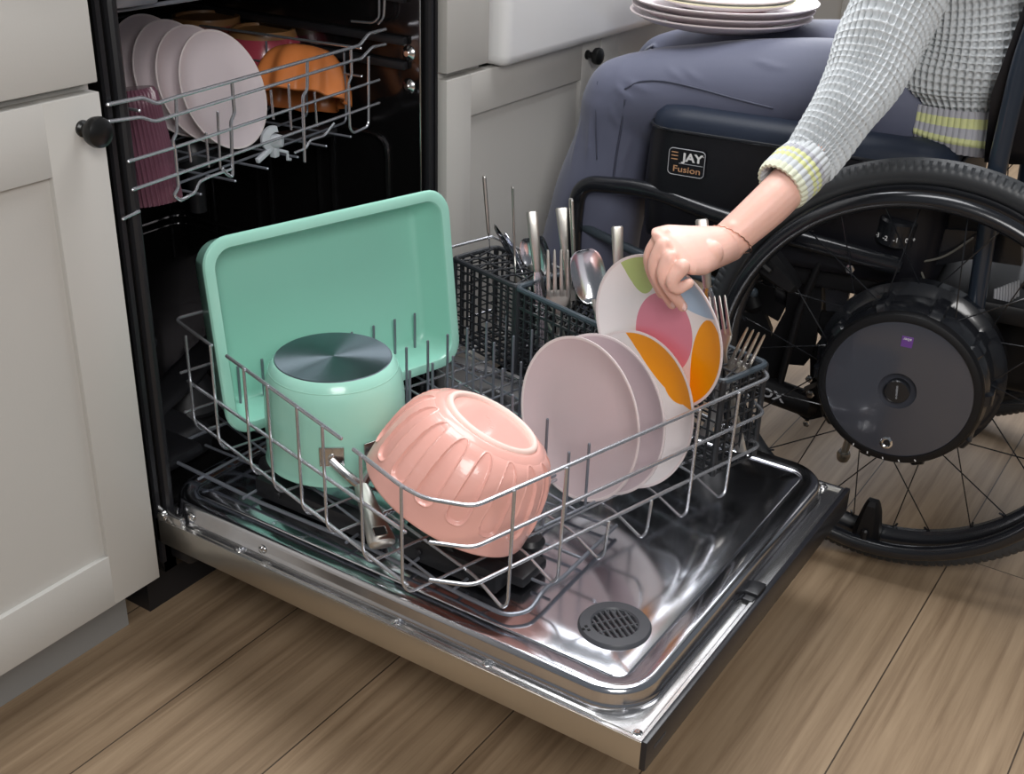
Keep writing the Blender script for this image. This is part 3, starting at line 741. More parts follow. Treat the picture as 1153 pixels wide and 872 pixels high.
# ================================================================== CUTLERY
def slab(g, secs, T, n=16):
    """secs: (x along, half width, half thickness, z offset)"""
    rings = []
    for x, w, h, z in secs:
        rings.append([T @ V((x, w*math.copysign(abs(math.cos(a))**.7, math.cos(a)), z+h*math.copysign(abs(math.sin(a))**.7, math.sin(a)))) for a in [2*PI*k/n for k in range(n)]])
    g.loft(rings)
def handle_g(T, L=.105, w=.0085):
    g = G(); slab(g, [(0, w*.80, .0012, 0), (.0015, w, .0018, 0), (L*.45, w*.70, .0016, 0), (L*.85, w*.42, .0018, 0), (L, w*.34, .0017, 0)], T); return g
def axes(base, top, roll):
    """frame whose +x runs from top (handle end) to base; roll turns the flat side"""
    x = (V(base)-V(top)).normalized(); h = V((-.75, -.5, .45)); z = (h-x*h.dot(x)).normalized(); y = z.cross(x)
    m = Matrix((x, y, z)).transposed() @ Matrix.Rotation(R(roll), 3, 'X')
    return m
def fork(top, base, roll, label, group, heads_up=False, s=1.0):
    T = mtx(top, axes(base, top, roll)); o = thing('fork', label, 'fork', M4=T, group=group)
    if heads_up:
        # origin at tine tips, handle runs down to base
        L = (V(base)-V(top)).length; g = G()
        slab(g, [(.050*s, .0128*s, .0011, .0), (.056*s, .0118*s, .0012, .001), (.066*s, .006*s, .0014, .002), (.075*s, .0034, .0018, .002), (L*.6, .0036, .0016, 0), (L-.002, .0075, .0016, 0), (L, .006, .0012, 0)], T); part('handle', g, M['steelbrush'], o)
        for i in range(4):
            yy = (i-1.5)*.0068*s; g = G(); slab(g, [(0, .0006, .0005, -.004), (.002, .0013*s, .0009, -.004), (.02*s, .0019*s, .0011, -.0025), (.046*s, .0023*s, .0012, 0), (.052*s, .003*s, .0011, 0)], T @ Matrix.Translation(V((0, yy, 0))), 10); part('fork_tine', g, M['steelbrush'], o)
        g = G(); slab(g, [(.043*s, .0124*s, .0010, -.0006), (.052*s, .0128*s, .0012, .0)], T); part('head', g, M['steelbrush'], o)
    else:
        part('handle', handle_g(T), M['steelbrush'], o)
        g = G(); slab(g, [(.103, .003, .0017, 0), (.115, .006, .0014, 0), (.122, .0118, .0012, 0), (.135, .0125, .0011, 0)], T); part('head', g, M['steelbrush'], o)
        for i in range(4):
            yy = (i-1.5)*.0064; g = G(); g.tube([T @ V((.134, yy, 0)), T @ V((.172, yy, -.002))], [.0016, .0008], 6); part('fork_tine', g, M['steelbrush'], o)
    return o
def spoon(top, base, roll, label, group, heads_up=True, s=1.0):
    T = mtx(top, axes(base, top, roll)); o = thing('spoon', label, 'spoon', M4=T, group=group); L = (V(base)-V(top)).length
    g = G(); rings = []
    for i in range(15):
        t = i/14; x = .058*s*(1-math.cos(t*PI))/2; w = max(.0006, .0195*s*math.sin(t*PI)**.55*(1-.12*t)); d = .006*s*math.sin(t*PI)
        ring = []
        for k in range(20):
            a = 2*PI*k/20; c_, s__ = math.cos(a), math.sin(a)
            ring.append(T @ V((x, w*c_, (-d*(1-c_*c_))+(.0009 if s__ > 0 else -.0009)*abs(s__))))
        rings.append(ring)
    g.loft(rings); part('bowl', g, M['steelgloss'], o)
    g = G(); slab(g, [(.054*s, .0035, .0012, 0), (.062*s, .0035, .0018, 0), (L*.6, .0036, .0016, 0), (L-.002, .0075, .0016, 0), (L, .006, .0012, 0)], T); part('handle', g, M['steelbrush'], o)
    return o
def knife(top, base, roll, label, group, blade_up=False):
    T = mtx(top, axes(base, top, roll)); o = thing('knife', label, 'knife', M4=T, group=group); L = (V(base)-V(top)).length
    g = G()
    if blade_up:
        slab(g, [(0, .0008, .0003, 0), (.006, .0045, .0006, .002), (.03, .0078, .0008, 0), (.085, .0080, .0010, 0), (.092, .004, .0016, 0)], T); part('blade', g, M['steelgloss'], o)
        g = G(); slab(g, [(.090, .004, .0022, 0), (.11, .0055, .003, 0), (L, .0075, .003, 0)], T); part('handle', g, M['steelbrush'], o)
    else:
        slab(g, [(0, .0068, .0022, 0), (.002, .0082, .0030, 0), (.05, .0070, .0028, 0), (.082, .0056, .0026, 0), (.088, .0045, .002, 0)], T); part('handle', g, M['steelbrush'], o)
        g = G(); slab(g, [(.086, .005, .0012, 0), (.10, .0082, .0008, 0), (L-.02, .0075, .0006, 0), (L, .001, .0003, .003)], T); part('blade', g, M['steelgloss'], o)
    return o
CG = 'cutlery standing in the baskets'
def up_(px, py, u): # a point of the vertical plane u of the rack
    return onplane(px, py, L3(u, 0, 0), LR @ V((1, 0, 0)))
def pair(p1, p2, u, z=.285):
    a = up_(*p1, u); b = up_(*p2, u); d = (b-a).normalized(); t = (z-a.z)/d.z; return a, a+d*t
a, b = pair((545, 198), (552, 288), .585); knife(a, b, 88, 'knife standing handle up, edge on, the leftmost and tallest in the rear basket', CG)
a, b = pair((577, 210), (580, 305), .575); fork(a, b, 88, 'fork standing handle up, edge on, at the front of the rear basket', CG)
a, b = pair((599, 238), (607, 325), .570); knife(a, b, 0, 'knife standing with its broad handle flat to view, just behind the slate basket rim', CG)
a, b = pair((632, 234), (636, 285), .595); fork(a, b, 5, 'fork standing handle up behind the upturned fork', CG)
a, b = pair((643, 224), (646, 290), .600); knife(a, b, 85, 'knife standing handle up, edge on, above the upturned spoon', CG)
a, b = pair((695, 255), (696, 300), .600); knife(a, b, 0, 'knife standing handle up just left of the held plate', CG)
a, b = pair((790, 247), (796, 320), .600); knife(a, b, 10, 'knife whose handle end shows just behind the wrist', CG)
a, b = pair((628, 282), (629, 350), .565); fork(a, b, 5, 'upturned fork with broad tines in the middle basket', CG, True, 1.35)
a, b = pair((657, 281), (671, 350), .562); spoon(a, b, 8, 'large upturned round spoon beside the broad upturned fork', CG, s=1.28)
a, b = pair((660, 292), (674, 352), .590); fork(a, b, 12, 'upturned fork standing right behind the spoon', CG, True)
a, b = pair((594, 268), (600, 320), .605); spoon(a, b, 20, 'dark spoon head behind the broad knife handle', CG, s=.75)
a, b = pair((606, 266), (622, 330), .600); spoon(a, b, 60, 'spoon seen edge on between the broad knife handle and the upturned fork', CG)
a, b = pair((557, 252), (588, 312), .590); knife(a, b, 60, 'slanting knife blade rising from the rear basket', CG, True)
a, b = pair((568, 262), (592, 318), .600); knife(a, b, 40, 'shorter dark knife blade crossing the slanting one', CG, True)
a, b = pair((636, 290), (640, 330), .605); fork(a, b, 70, 'upturned fork turned edge on, left of the spoon', CG, True)
a, b = pair((806, 334), (816, 395), .590); fork(a, b, 30, 'fork with its tines up right behind the rim of the held plate', CG, True)
a, b = pair((851, 375), (828, 420), .585); fork(a, b, 8, 'fork leaning over at the front corner of the basket', CG, True, 1.1)

# ================================================================== UPPER RACK
UY = R(5.76)
UR = Matrix.Rotation(UY, 4, 'Z')
uo = V((.10, -.004, 0)); nU = UR @ V((0, -1, 0))
def UF(px, py): return onplane(px, py, uo, nU)      # front plane of the upper rack
URM = Matrix.Translation(V((.28, .2, .585))) @ UR
ur = thing('upper_rack', 'upper grey wire rack inside the dishwasher carrying plates and bowls', 'dish rack', M4=URM)
back = UR @ V((0, 1, 0)); DU = .46
def uw(pts, r=.0021, fil=.006, name='rail', mt='wire'):
    g = G(); g.tube(pts, r, 8, fil=fil); return part(name, g, M[mt], ur)
uw([UF(121, 118), UF(160, 110), UF(176, 117), UF(196, 110), UF(395, 54), UF(405, 51), UF(415, 38), UF(434, 33)], .0024)
uw([UF(122, 137), UF(158, 132), UF(174, 137), UF(196, 130), UF(395, 69), UF(407, 66), UF(419, 53), UF(434, 50)], .0022)
uw([UF(144, 182), UF(197, 166), UF(427, 90)], .0020); uw([UF(149, 214), UF(197, 197), UF(427, 116)], .0020)
uw([UF(198, 109), UF(199, 150), UF(194, 158), UF(197, 168), UF(201, 212), UF(195, 220), UF(203, 226), UF(211, 222)], .0020, name='upright_wire')
uw([UF(261, 91), UF(264, 128), UF(260, 136), UF(262, 200), UF(255, 196), UF(250, 190)], .0022, name='upright_wire')
uw([UF(346, 67), UF(346, 101), UF(341, 108), UF(343, 182)], .0022, name='upright_wire')
uw([UF(395, 53), UF(396, 86), UF(392, 94), UF(394, 145), UF(398, 150), UF(413, 143), UF(415, 138), UF(415, 64)], .0020, name='upright_wire')
uw([UF(138, 247), UF(157, 238)], .0018, name='floor_wire')
uw([UF(203, 226), UF(220, 217), UF(224, 205), UF(236, 199), UF(262, 190)], .0018, name='floor_wire')
uw([UF(332, 172), UF(345, 167), UF(349, 158), UF(365, 153), UF(370, 147), UF(376, 139)], .0018, name='floor_wire')
# floor, sides and rear of the rack, running back into the tub
zf = .586
ux = UR @ V((1, 0, 0)); f0 = V((.03, -.011, 0))
def UL(s, t, z): p = f0+ux*s+back*t; return V((p.x, p.y, z))
for s in [.10, .165, .23, .295, .36, .42]:
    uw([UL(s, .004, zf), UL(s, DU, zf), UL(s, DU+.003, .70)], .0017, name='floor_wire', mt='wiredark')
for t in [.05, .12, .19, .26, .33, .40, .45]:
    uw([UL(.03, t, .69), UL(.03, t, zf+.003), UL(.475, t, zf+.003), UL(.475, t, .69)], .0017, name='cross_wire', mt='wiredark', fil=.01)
uw([UL(.03, DU, .70), UL(.475, DU, .70)], .002); uw([UL(.475, .02, .70), UL(.475, DU, .70)], .0021); uw([UL(.475, .02, .66), UL(.475, DU, .66)], .0018); uw([UL(.03, .02, .70), UL(.03, DU, .70)], .002)
for (px, ty, by) in ((245, 126, 190), (305, 102, 134), (325, 95, 146), (354, 104, 142), (232, 150, 188), (212, 160, 182)):
    P_ = lambda x, y: onplane(x, y, UL(0, .035, 0), nU)
    uw([P_(px, ty), P_(px+3, by)], .0017, name='tine')
# tall rear tines with crooked feet seen against the dark tub
for (px, ty, by, dx) in ((322, 14, 42, 0), (318, 9, 33, 0), (345, 12, 42, -8), (370, 18, 45, -7), (395, 24, 50, 0)):
    P_ = lambda x, y: onplane(x, y, UL(0, .30, 0), nU)
    uw([P_(px, ty), P_(px, by), P_(px+dx, by+6)], .0017, name='tine')
# sloping hoop at the right wall
P_ = lambda x, y: on_x(x, y, .545)
uw([P_(427, 0), P_(427, 20), P_(420, 26), P_(396, 24)], .0018, name='tine'); uw([P_(433, 0), P_(432, 20), P_(426, 27)], .0018, name='tine')
# grey adjuster clip
cl = onplane(306, 156, uo+back*.022, nU)
T = Matrix.Translation(cl) @ UR
g = G()
def crescent(T, th):
    gg = []
    for k in range(15):
        a = R(70+k*13.0); gg.append((.0175*math.cos(a), .0175*math.sin(a)))
    for k in range(15):
        a = R(70+(14-k)*13.0); gg.append((.004+.0105*math.cos(a), -.0015+.0105*math.sin(a)))
    return gg
g.prism(crescent(T, 0), .005, T @ Matrix.Rotation(R(90), 4, 'X') @ Matrix.Rotation(R(-20), 4, 'Y'))
g.lathe([(0, .012), (.0075, .012), (.0085, .008), (.0105, -.004), (.0105, -.008), (0, -.008)], T @ Matrix.Translation(V((.004, 0, -.004))) @ Matrix.Rotation(R(90), 4, 'X') @ Matrix.Rotation(R(25), 4, 'Y'), 24)
g.box((-.018, 0, -.018), (.032, .006, .007), Matrix.Rotation(R(-18), 3, 'Y'), .0015, 2, T=T); g.box((.004, 0, -.019), (.010, .010, .014), None, .002, 2, T=T)
g.tube([T @ V((.006, 0, -.016)), T @ V((.026, -.004, -.024)), T @ V((.026, -.004, -.034)), T @ V((.032, -.004, -.035))], .0022, 8)
part('clip', g, M['clip'], ur, label='light grey plastic clip')
# a third rack level / slide showing at the top edge
tr = thing('cutlery_tray', 'dark shallow rack at the very top of the dishwasher tub', 'dish rack', (.3, .25, .77))
g = G(); g.bb((.045, .02, .822), (.20, .45, .830), .003); g.bb((.045, .015, .812), (.105, .03, .840), .004)
for i in range(9): g.tube([(.06+i*.055, .05, .828), (.06+i*.055, .5, .828)], .0016, 6)
g.tube([(.05, .04, .806), (.545, .04, .806), (.545, .52, .806), (.05, .52, .806)], .0025, 8, closed=True, fil=.02); part('tray_frame', g, M['wiredark'], tr)
# ---- upper plates
nUp = V((.103, -.929, .354)).normalized(); cA = V((.295, .122, .667)); rU = .080
steps = [0, .0388, .0776, .1165]; dz = [0, .002, .005, .008]
nms = ['pale mauve plate at the front of the plates in the upper rack', 'second plate from the front in the upper rack, behind the palest one', 'third plate from the front in the upper rack', 'rearmost plate of the row in the upper rack, partly in shadow']
Tp = [mtx(cA+back*s_+V((0, 0, dz[i])), frame_z(nUp)) for i, s_ in enumerate(steps)]
g = plate_g(rU, Tp[0] @ Matrix.Translation(V((0, 0, -.010))), .010)
p0 = single('small_plate', g, [M['palemauve'], M['mauverim']], nms[0], 'plate', 'small plates in the upper rack', 50, M4=Tp[0])
for i in (1, 2, 3): copy_tree(p0, Tp[i], nms[i])
# ---- tumbler of ribbed mauve glass, upside down, leaning
ta = onplane(146, 100, (0, .07, 0), (0, 1, 0)); tb_ = onplane(171, 226, (0, .05, 0), (0, 1, 0))
axn = (ta-tb_).normalized(); Lt = (ta-tb_).length
T = mtx(tb_, frame_z(axn, (1, 0, 0)))
rb = .036; rtp = .028
def rib(r, z, a): return (r+(.0014*math.cos(a*40)), z)
g = G()
g.lathe([(rb-.003, 0), (rb-.001, -.001), (rb, .001), (rb*.98, Lt*.3), (rb*.93, Lt*.55), (rb*.86, Lt*.8), (rtp+.002, Lt*.95), (rtp-.002, Lt), (0, Lt), (0, Lt-.006), (rtp-.005, Lt-.006), (rtp-.001, Lt*.93), (rb*.86-.003, Lt*.8), (rb*.93-.003, Lt*.5), (rb-.0032, Lt*.3), (rb-.003, 0)], T, 384, fn=rib)
single('tumbler', g, M['tumbler'], 'mauve ribbed glass tumbler upside down at the left of the upper rack', 'glass', smooth=60, M4=T)
# ---- bowls at the back of the upper rack
def bowl_top(px, py, d_y, r, h, mats, label, name='bowl', foot=.6):
    c = onplane(px, py, uo+back*d_y, nU); T = mtx(c); g = G()
    g.lathe([(0, -.004), (r*foot-.006, -.004), (r*foot-.005, 0), (r*foot, 0), (r*foot+.001, -.004), (r*.80, -h*.10), (r*.93, -h*.25), (r, -h*.55), (r*1.0, -h*.98), (r*.985, -h), (r*.95, -h), (r*.94, -h*.55), (r*.86, -h*.25), (r*.6, -h*.12), (0, -h*.12)], T, 72,
            mis=[0, 0, 0, 0, 1, 2, 2, 2, 2, 2, 2, 2, 2, 2])
    o = single(name, g, mats, label, 'bowl', 'bowls in the upper rack', 50, M4=T)
    return o
bowl_top(296, 31, .24, .066, .105, [M['brown'], M['brown'], M['red']], 'crimson bowl with a brown unglazed base, upside down behind the front plate', foot=.75)
bowl_top(232, 17, .34, .064, .10, [M['brown'], M['brown'], M['brownbowl']], 'brown bowl upside down at the very back of the upper rack', foot=.8)
bowl_top(372, 30, .37, .055, .10, [M['brownbowl'], M['red'], M['red']], 'dark crimson bowl deep in the shadow behind the orange bowl', foot=.7)
# orange scalloped bowl leaning
oc = onplane(343, 56, uo+back*.12, nU)
on = (UR @ V((.42, .16, .88))).normalized()
T = mtx(oc, frame_z(on)); g = G(); rO = .070; hO = .074
def scal(r, z, a):
    t = max(0, min(1, -z/hO)); return r*(1+.085*t**.6*math.cos(a*9)), z
pf = [(0, .0), (.024, .0), (.027, -.001)]+[(.027+(rO-.027)*math.sin(t*PI/2)**.85, -.001-(hO-.001)*(1-math.cos(t*PI/2))) for t in [i/24 for i in range(1, 25)]]
g.lathe(pf, T, 200, fn=scal)
g.lathe([(rO, -hO), (rO-.002, -hO-.0015), (rO-.005, -hO+.001)]+[(r-.005, z-.0) for r, z in pf[::-1][3:-2]]+[(0, -.006)], T, 200, fn=scal, mis=[1]*60)
single('scalloped_bowl', g, [M['orange'], M['orangein']], 'burnt orange scalloped bowl tipped over at the right of the upper rack', 'bowl', 'bowls in the upper rack', 60, M4=T)

# ---- further cabinets along the same wall, behind the person
fc2 = thing('base_cabinet', 'greige shaker cabinet further right along the wall, behind the seated person', 'cabinet', (2.2, .3, 0))
g = G(); g.bb((1.562, 0, .10), (2.9, .60, .875)); g.bb((1.562, .067, 0), (2.9, .6, .10)); part('body', g, CAB, fc2)
for x0, x1 in ((1.566, 2.0), (2.004, 2.44), (2.444, 2.88)):
    g = G(); shaker(g, x0, x1, .115, .740, -.02, st=.064); part('door', g, CAB, fc2)
    g = G(); g.bb((x0, -.02, .75), (x1, 0, .868), .0015); part('drawer_front', g, CAB, fc2)

# ================================================================== WHEELCHAIR
AX = V((math.cos(R(6)), math.sin(R(6)), 0)); FW = V((-math.sin(R(6)), math.cos(R(6)), 0)); UPV = V((0, 0, 1))
D0 = V((.689, -.728, .32))
wc = thing('wheelchair', 'black wheelchair with a round grey motor hub, standing right of the dishwasher door', 'wheelchair', (D0+AX*.33)*1.0-V((0, 0, .32)), R(6))
def CP(s, f, z): # chair coordinates: s to the chair's right from the hub face, f forward, z up
    p = D0+AX*s+FW*f; return V((p.x, p.y, z))
def wheel_M(cen, cam_deg, side):
    # local z = outward normal, y = up
    out = (-AX*side*math.cos(R(cam_deg))+UPV*math.sin(R(cam_deg))).normalized()
    return mtx(cen, frame_z(out))
def torus_prof(g, Rr, prof, T, n=180, closed=True, fn=None, mi=0):
    m = len(prof); rings = []
    for j in range(n):
        a = 2*PI*j/n; ring = []
        for i, (dr, z) in enumerate(prof):
            if fn: dr2 = fn(i, j, dr)
            else: dr2 = dr
            ring.append(g.bm.verts.new(T @ V(((Rr+dr2)*math.cos(a), (Rr+dr2)*math.sin(a), z))))
        rings.append(ring)
    for j in range(n):
        A = rings[j]; B = rings[(j+1) % n]
        for i in range(m):
            k = (i+1) % m; f = g.bm.faces.new((A[i], B[i], B[k], A[k])); f.material_index = mi
def wheel(T, main=True):
    # tyre with block tread
    g = G(); N = 704
    prof = []
    for k in range(28):
        a = 2*PI*k/28; prof.append((.0185*math.cos(a), .0165*math.sin(a)))
    def tread(i, j, dr):
        a = 2*PI*i/28
        if i in (0,): return dr
        if math.cos(a) > .30:
            grooved = (j % 4 == 0) or (i in (1, 27))
            return dr-.0026 if grooved else dr
        return dr
    torus_prof(g, .2895, prof, T, N, fn=tread); part('tyre', g, M['tyre'], wc, smooth=25)
    g = G(); torus_prof(g, .266, [(.008, .0135), (.004, .0145), (-.008, .012), (-.016, .004), (-.016, -.004), (-.008, -.012), (.004, -.0145), (.008, -.0135)], T, 120); part('wheel_rim', g, M['chair'], wc)
    g = G(); torus_prof(g, .262, [(.0112*math.cos(2*PI*k/18), .050+.0112*math.sin(2*PI*k/18)) for k in range(18)], T, 160); part('hand_rim', g, M['chair'], wc, smooth=80)
    for k in range(28):
        a = R(360/28*k+5); a2 = a+R(22 if k % 2 else -22); zz = .030 if (k//2) % 2 else -.012
        g = G(); g.tube([T @ V((.104*math.cos(a2), .104*math.sin(a2), zz)), T @ V((.256*math.cos(a), .256*math.sin(a), 0))], .0010, 5)
        g.tube([T @ V((.244*math.cos(a+(a2-a)*.08), .244*math.sin(a+(a2-a)*.08), zz*.08)), T @ V((.256*math.cos(a), .256*math.sin(a), 0))], .0018, 6)
        part('spoke', g, M['chair'], wc)
    for dg in (268, 28, 148):
        a = R(dg); T2 = T @ Matrix.Rotation(a, 4, 'Z')
        g = G(); g.loft([[T2 @ V((r, w*sx, z0+h*sy)) for sx, sy in ((1, -1), (1, .4), (.6, 1), (-.6, 1), (-1, .4), (-1, -1))] for r, w, h, z0 in ((.266, .020, .014, .030), (.245, .019, .016, .034), (.215, .014, .014, .036), (.200, .010, .010, .038), (.194, .007, .006, .036))])
        g.tube([T2 @ V((.240, 0, .050)), T2 @ V((.262, 0, .05))], .006, 8); part('rim_clip', g, M['chairmat'], wc)
Tw = wheel_M(D0+AX*.070-V((0, 0, .0105)), 2.0, 1)
wheel(Tw)
# the motor hub of the near wheel, in wheel coordinates (disc face at z = .07)
def lug(r, z, a): return (r+(.006 if (a*10/(2*PI)) % 1 < .22 else 0), z)
g = G(); g.lathe([(0, -.045), (.120, -.045), (.130, -.038), (.132, -.010), (.122, -.002), (.116, .0), (.115, .02), (.116, .050), (.1125, .056), (.112, .060)], Tw, 200, fn=lambda r, z, a: lug(r, z, a) if -.001 < z < .058 and r > .1 else (r, z)); part('motor_drum', g, M['chair'], wc)
g = G(); g.lathe([(.1120, .058), (.1122, .064), (.109, .0695), (.1030, .0715), (.0995, .0712), (.0990, .0690)], Tw, 120); part('bezel_ring', g, M['chairmat'], wc)
g = G(); g.lathe([(.0992, .0695), (.095, .0702), (.05, .0722), (.026, .0728), (.0245, .0700), (.018, .0665), (.0, .0660)], Tw, 120); part('cover_disc', g, M['disc'], wc, label='glossy smoky grey motor cover')
g = G(); g.lathe([(0, .0775), (.0155, .0775), (.0168, .076), (.017, .066)], Tw, 48); part('axle_cap', g, M['chair'], wc)
text_part('cap_lettering', 'e-motion', .0052, Tw @ Matrix.Translation(V((0, 0, .0777))) @ Matrix.Rotation(R(95), 4, 'Z'), M['greyprint'], wc)
g = G(); g.lathe([(.0068, .0722), (.0088, .0722), (.0088, .0710)], Tw @ Matrix.Translation(V((-.001, -.081, 0))), 32); g.lathe([(.0088, .0705), (.0088, .0722), (.0062, .0730), (.0045, .0718), (.0045, .0705)], Tw @ Matrix.Translation(V((-.001, -.081, 0))), 32); part('charge_ring', g, M['chrome'], wc, label='small silver ring near the bottom of the disc')
g = G(); g.lathe([(0, .0712), (.0045, .0712)], Tw @ Matrix.Translation(V((-.001, -.081, 0))), 20); part('charge_port', g, M['shadowplug'], wc)
g = G(); g.box((.0, .0725, .0708), (.0155, .0155, .0016), None, .0004, 1, T=Tw); lb = part('brand_label', g, M['purple'], wc, label='purple square label')
text_part('label_lettering', 'alber', .0056, Tw @ Matrix.Translation(V((.0, .0765, .0718))) @ Matrix.Rotation(PI, 4, 'Z'), M['white'], wc)
g = G()
for dg in (245, 257, 269, 281, 293): g.box((.1060*math.cos(R(dg)), .1060*math.sin(R(dg)), .0708), (.0035, .0014, .0006), Matrix.Rotation(R(dg+20), 3, 'Z'), 0, 1, T=Tw)
part('ring_mark', g, M['white'], wc)
# cable, connectors above the hub
g = G()
q = lambda px, py, s=.82: on_x(px, py, s)
g.tube(spline([q(953, 291), q(985, 294), q(1020, 296), q(1060, 290), q(1096, 268)], 6), .0016, 6)
g.tube(spline([q(1015, 278), q(1034, 300), q(1040, 325), q(1012, 342)], 6), .0016, 6); part('cable', g, M['rubbergrey'], wc)
# far wheel
Tf = wheel_M(D0+AX*.600-V((0, 0, .0105)), 2.0, -1)
wheel(Tf, False)
g = G(); g.lathe([(0, .07), (.1, .07), (.108, .06), (.112, .0), (.122, -.01), (.12, -.045), (0, -.045)], Tf, 64); part('motor_drum', g, M['chair'], wc)
# --- frame
def ct(pts, r, name='frame_tube', mt='chair', fil=.03, n=14):
    g = G(); g.tube(pts, r, n, fil=fil, k=8); return part(name, g, M[mt], wc)
xs = .822
for s_ in (0, .415):
    off = AX*s_
    xs = .776 if s_ == 0 else .80
    ct([q(648, 330, xs)+off+V((0, 0, -.12)), q(646, 258, xs)+off, q(652, 206, xs)+off, q(730, 212, xs)+off, q(800, 240, xs)+off, q(880, 264, xs)+off, q(1010, 300, xs)+off], .0135, fil=.05)
    ct([q(646, 257, xs)+off+AX*.02, q(716, 284, xs)+off, q(800, 316, xs)+off, q(850, 330, xs)+off], .0075, fil=.01, mt='slatepl')
    ct([q(648, 330, xs)+off+V((0, 0, -.11)), q(648, 330, xs)+off+V((0, 0.01, -.20))+AX*.03], .012)
ct([CP(.16, .66, .10), CP(.52, .66, .10)], .010)
g = G(); g.box(CP(.34, .70, .085), (.30, .16, .012), Matrix.Rotation(R(6), 3, 'Z'), .004); part('footplate', g, M['chairmat'], wc)
# thick lower tube with lettering, and its strut, plates and bolts
fa, fb = q(806, 417, .80), q(915, 457, .80)
ct([fa, fb], .0205, mt='chairmat', fil=0, n=24)
ft = (fb-fa).normalized(); outn = (-AX); outn = (outn-ft*outn.dot(ft)).normalized(); fu = outn.cross(ft); 
Tt = Matrix.Translation(q(862, 437, .80)+outn*.0) ; Tt = mtx((fa+(fb-fa)*.60)+outn*.0209+fu*.004, Matrix((ft, fu, outn)).transposed())
text_part('tube_lettering', 'FOX', .021, Tt, M['greyprint'], wc, bold=.0004, sx=1.25)
ct([q(925, 290, .80), q(900, 350, .80), q(877, 436, .80)], .0058, mt='chairmat', fil=.01)
g = G()
def slabx(g, poly, x, th=.012):
    a = [on_x(px, py, x) for px, py in poly]; b = [p+AX*th for p in a]; va = [g.bm.verts.new(p) for p in a]; vb = [g.bm.verts.new(p) for p in b]; n = len(poly)
    g.bm.faces.new(va); g.bm.faces.new(vb[::-1])
    for i in range(n): g.bm.faces.new((va[i], va[(i+1) % n], vb[(i+1) % n], vb[i]))
slabx(g, [(840, 268), (875, 262), (886, 296), (870, 322), (872, 338), (884, 345), (876, 362), (858, 352), (846, 330)], .835)
slabx(g, [(890, 300), (925, 296), (925, 345), (915, 400), (905, 412), (880, 410), (878, 440), (858, 432), (868, 380), (884, 350)], .835)
slabx(g, [(905, 352), (960, 352), (955, 460), (925, 470), (912, 455), (912, 398), (925, 380)], .84)
slabx(g, [(812, 352), (860, 352), (868, 372), (866, 410), (858, 425), (812, 415)], .838)
part('frame_plate', g, M['chairmat'], wc)
g = G()
slabx(g, [(900, 248), (1120, 262), (1150, 272), (1150, 300), (1096, 292), (1060, 298), (1010, 302), (960, 296), (935, 330), (900, 300)], .838, .02)
slabx(g, [(930, 300), (962, 296), (952, 350), (968, 344), (950, 372), (930, 360)], .842)
part('side_plate', g, M['chair'], wc)
for (px, py) in ((932, 268), (955, 262), (978, 262), (957, 302), (963, 288), (1028, 300)):
    p = on_x(px, py, .836); g = G(); g.lathe([(0, .003), (.003, .003), (.0035, 0)], mtx(p, frame_z(-AX)), 12); part('bolt', g, M['chairmat'], wc)
# folded caster arm and fork seen through the spokes
g = G(); g.tube([q(838, 292, .86), q(868, 325, .86), q(905, 345, .86)], .014, 12, fil=.02); g.tube([q(800, 300, .84), q(838, 310, .84), q(850, 345, .84)], .017, 12, fil=.02); part('caster_arm', g, M['chairmat'], wc)
for s_ in (.10, .56):
    c = CP(s_+.02, .44, .062); T = mtx(c, frame_z(-AX)); g = G()
    g.lathe([(0, -.015), (.045, -.015), (.060, -.011), (.0615, 0), (.060, .011), (.045, .015), (0, .015)], T, 40); part('caster_wheel', g, M['tyre'], wc)
    g = G()
    for sd_ in (-.022, .022): g.tube([c+AX*sd_, c+AX*sd_+V((0, 0, .07)), c+V((0, 0, .095))], .005, 8, fil=.01)
    g.tube([c+V((0, 0, .09)), c+V((0, 0, .24))], .010, 12); part('caster_fork', g, M['chairmat'], wc)
# clamp with bolts at the end of the lettered tube
g = G(); slabx(g, [(900, 444), (918, 436), (926, 470), (908, 474), (896, 465)], .79, .03); part('clamp', g, M['chairmat'], wc)
for (px, py, s_) in ((911, 427, 1), (912, 444, 1.2), (908, 477, 1), (957, 303, 1.2)):
    p = on_x(px, py, .785); g = G(); g.lathe([(0, .006), (.003*s_, .006), (.0035*s_, .002), (.0058*s_, .0015), (.0058*s_, -.003), (0, -.003)], mtx(p, frame_z(-AX)), 6); part('clamp_bolt', g, M['steel'], wc)
# torque dial
dc = on_x(1011, 257, .815); T = mtx(dc, frame_z((-AX*.5+UPV*.85).normalized())); ddir = None
g = G(); g.lathe([(0, .020), (.025, .020), (.0280, .017), (.0285, .0), (.0300, -.016), (0, -.016)], mtx(dc, frame_z(V((-.15, -.1, .98)))), 40); part('dial', g, M['chair'], wc)
for i, s_ in enumerate(('-3', '-2', '-1', '0', '+1')):
    vd = (CAM-dc); vd.z = 0; vd.normalize(); a = R(-58+i*29); nn_ = Matrix.Rotation(a, 3, 'Z') @ vd
    Tq = mtx(V((dc.x, dc.y, dc.z-.0085))+nn_*.0300, frame_z(nn_)); text_part('dial_number', s_, .0095, Tq, M['white'], wc, bold=.0001)
vd = (CAM-dc); vd.z = 0; vd.normalize(); Tq = mtx(V((dc.x, dc.y, dc.z+.006))+vd*.0284, frame_z(vd)); g = G(); g.box((0, 0, 0), (.0012, .0075, .0006), None, 0, 1, T=Tq); part('dial_mark', g, M['white'], wc)
for (px, py) in ((983, 217), (1044, 215), (1103, 232), (930, 230)):
    p = on_x(px, py, .80); g = G(); g.tube([p-V((0, 0, .004)), p+V((0, 0, .004))], .0022, 8); part('valve_pin', g, M['steel'], wc)
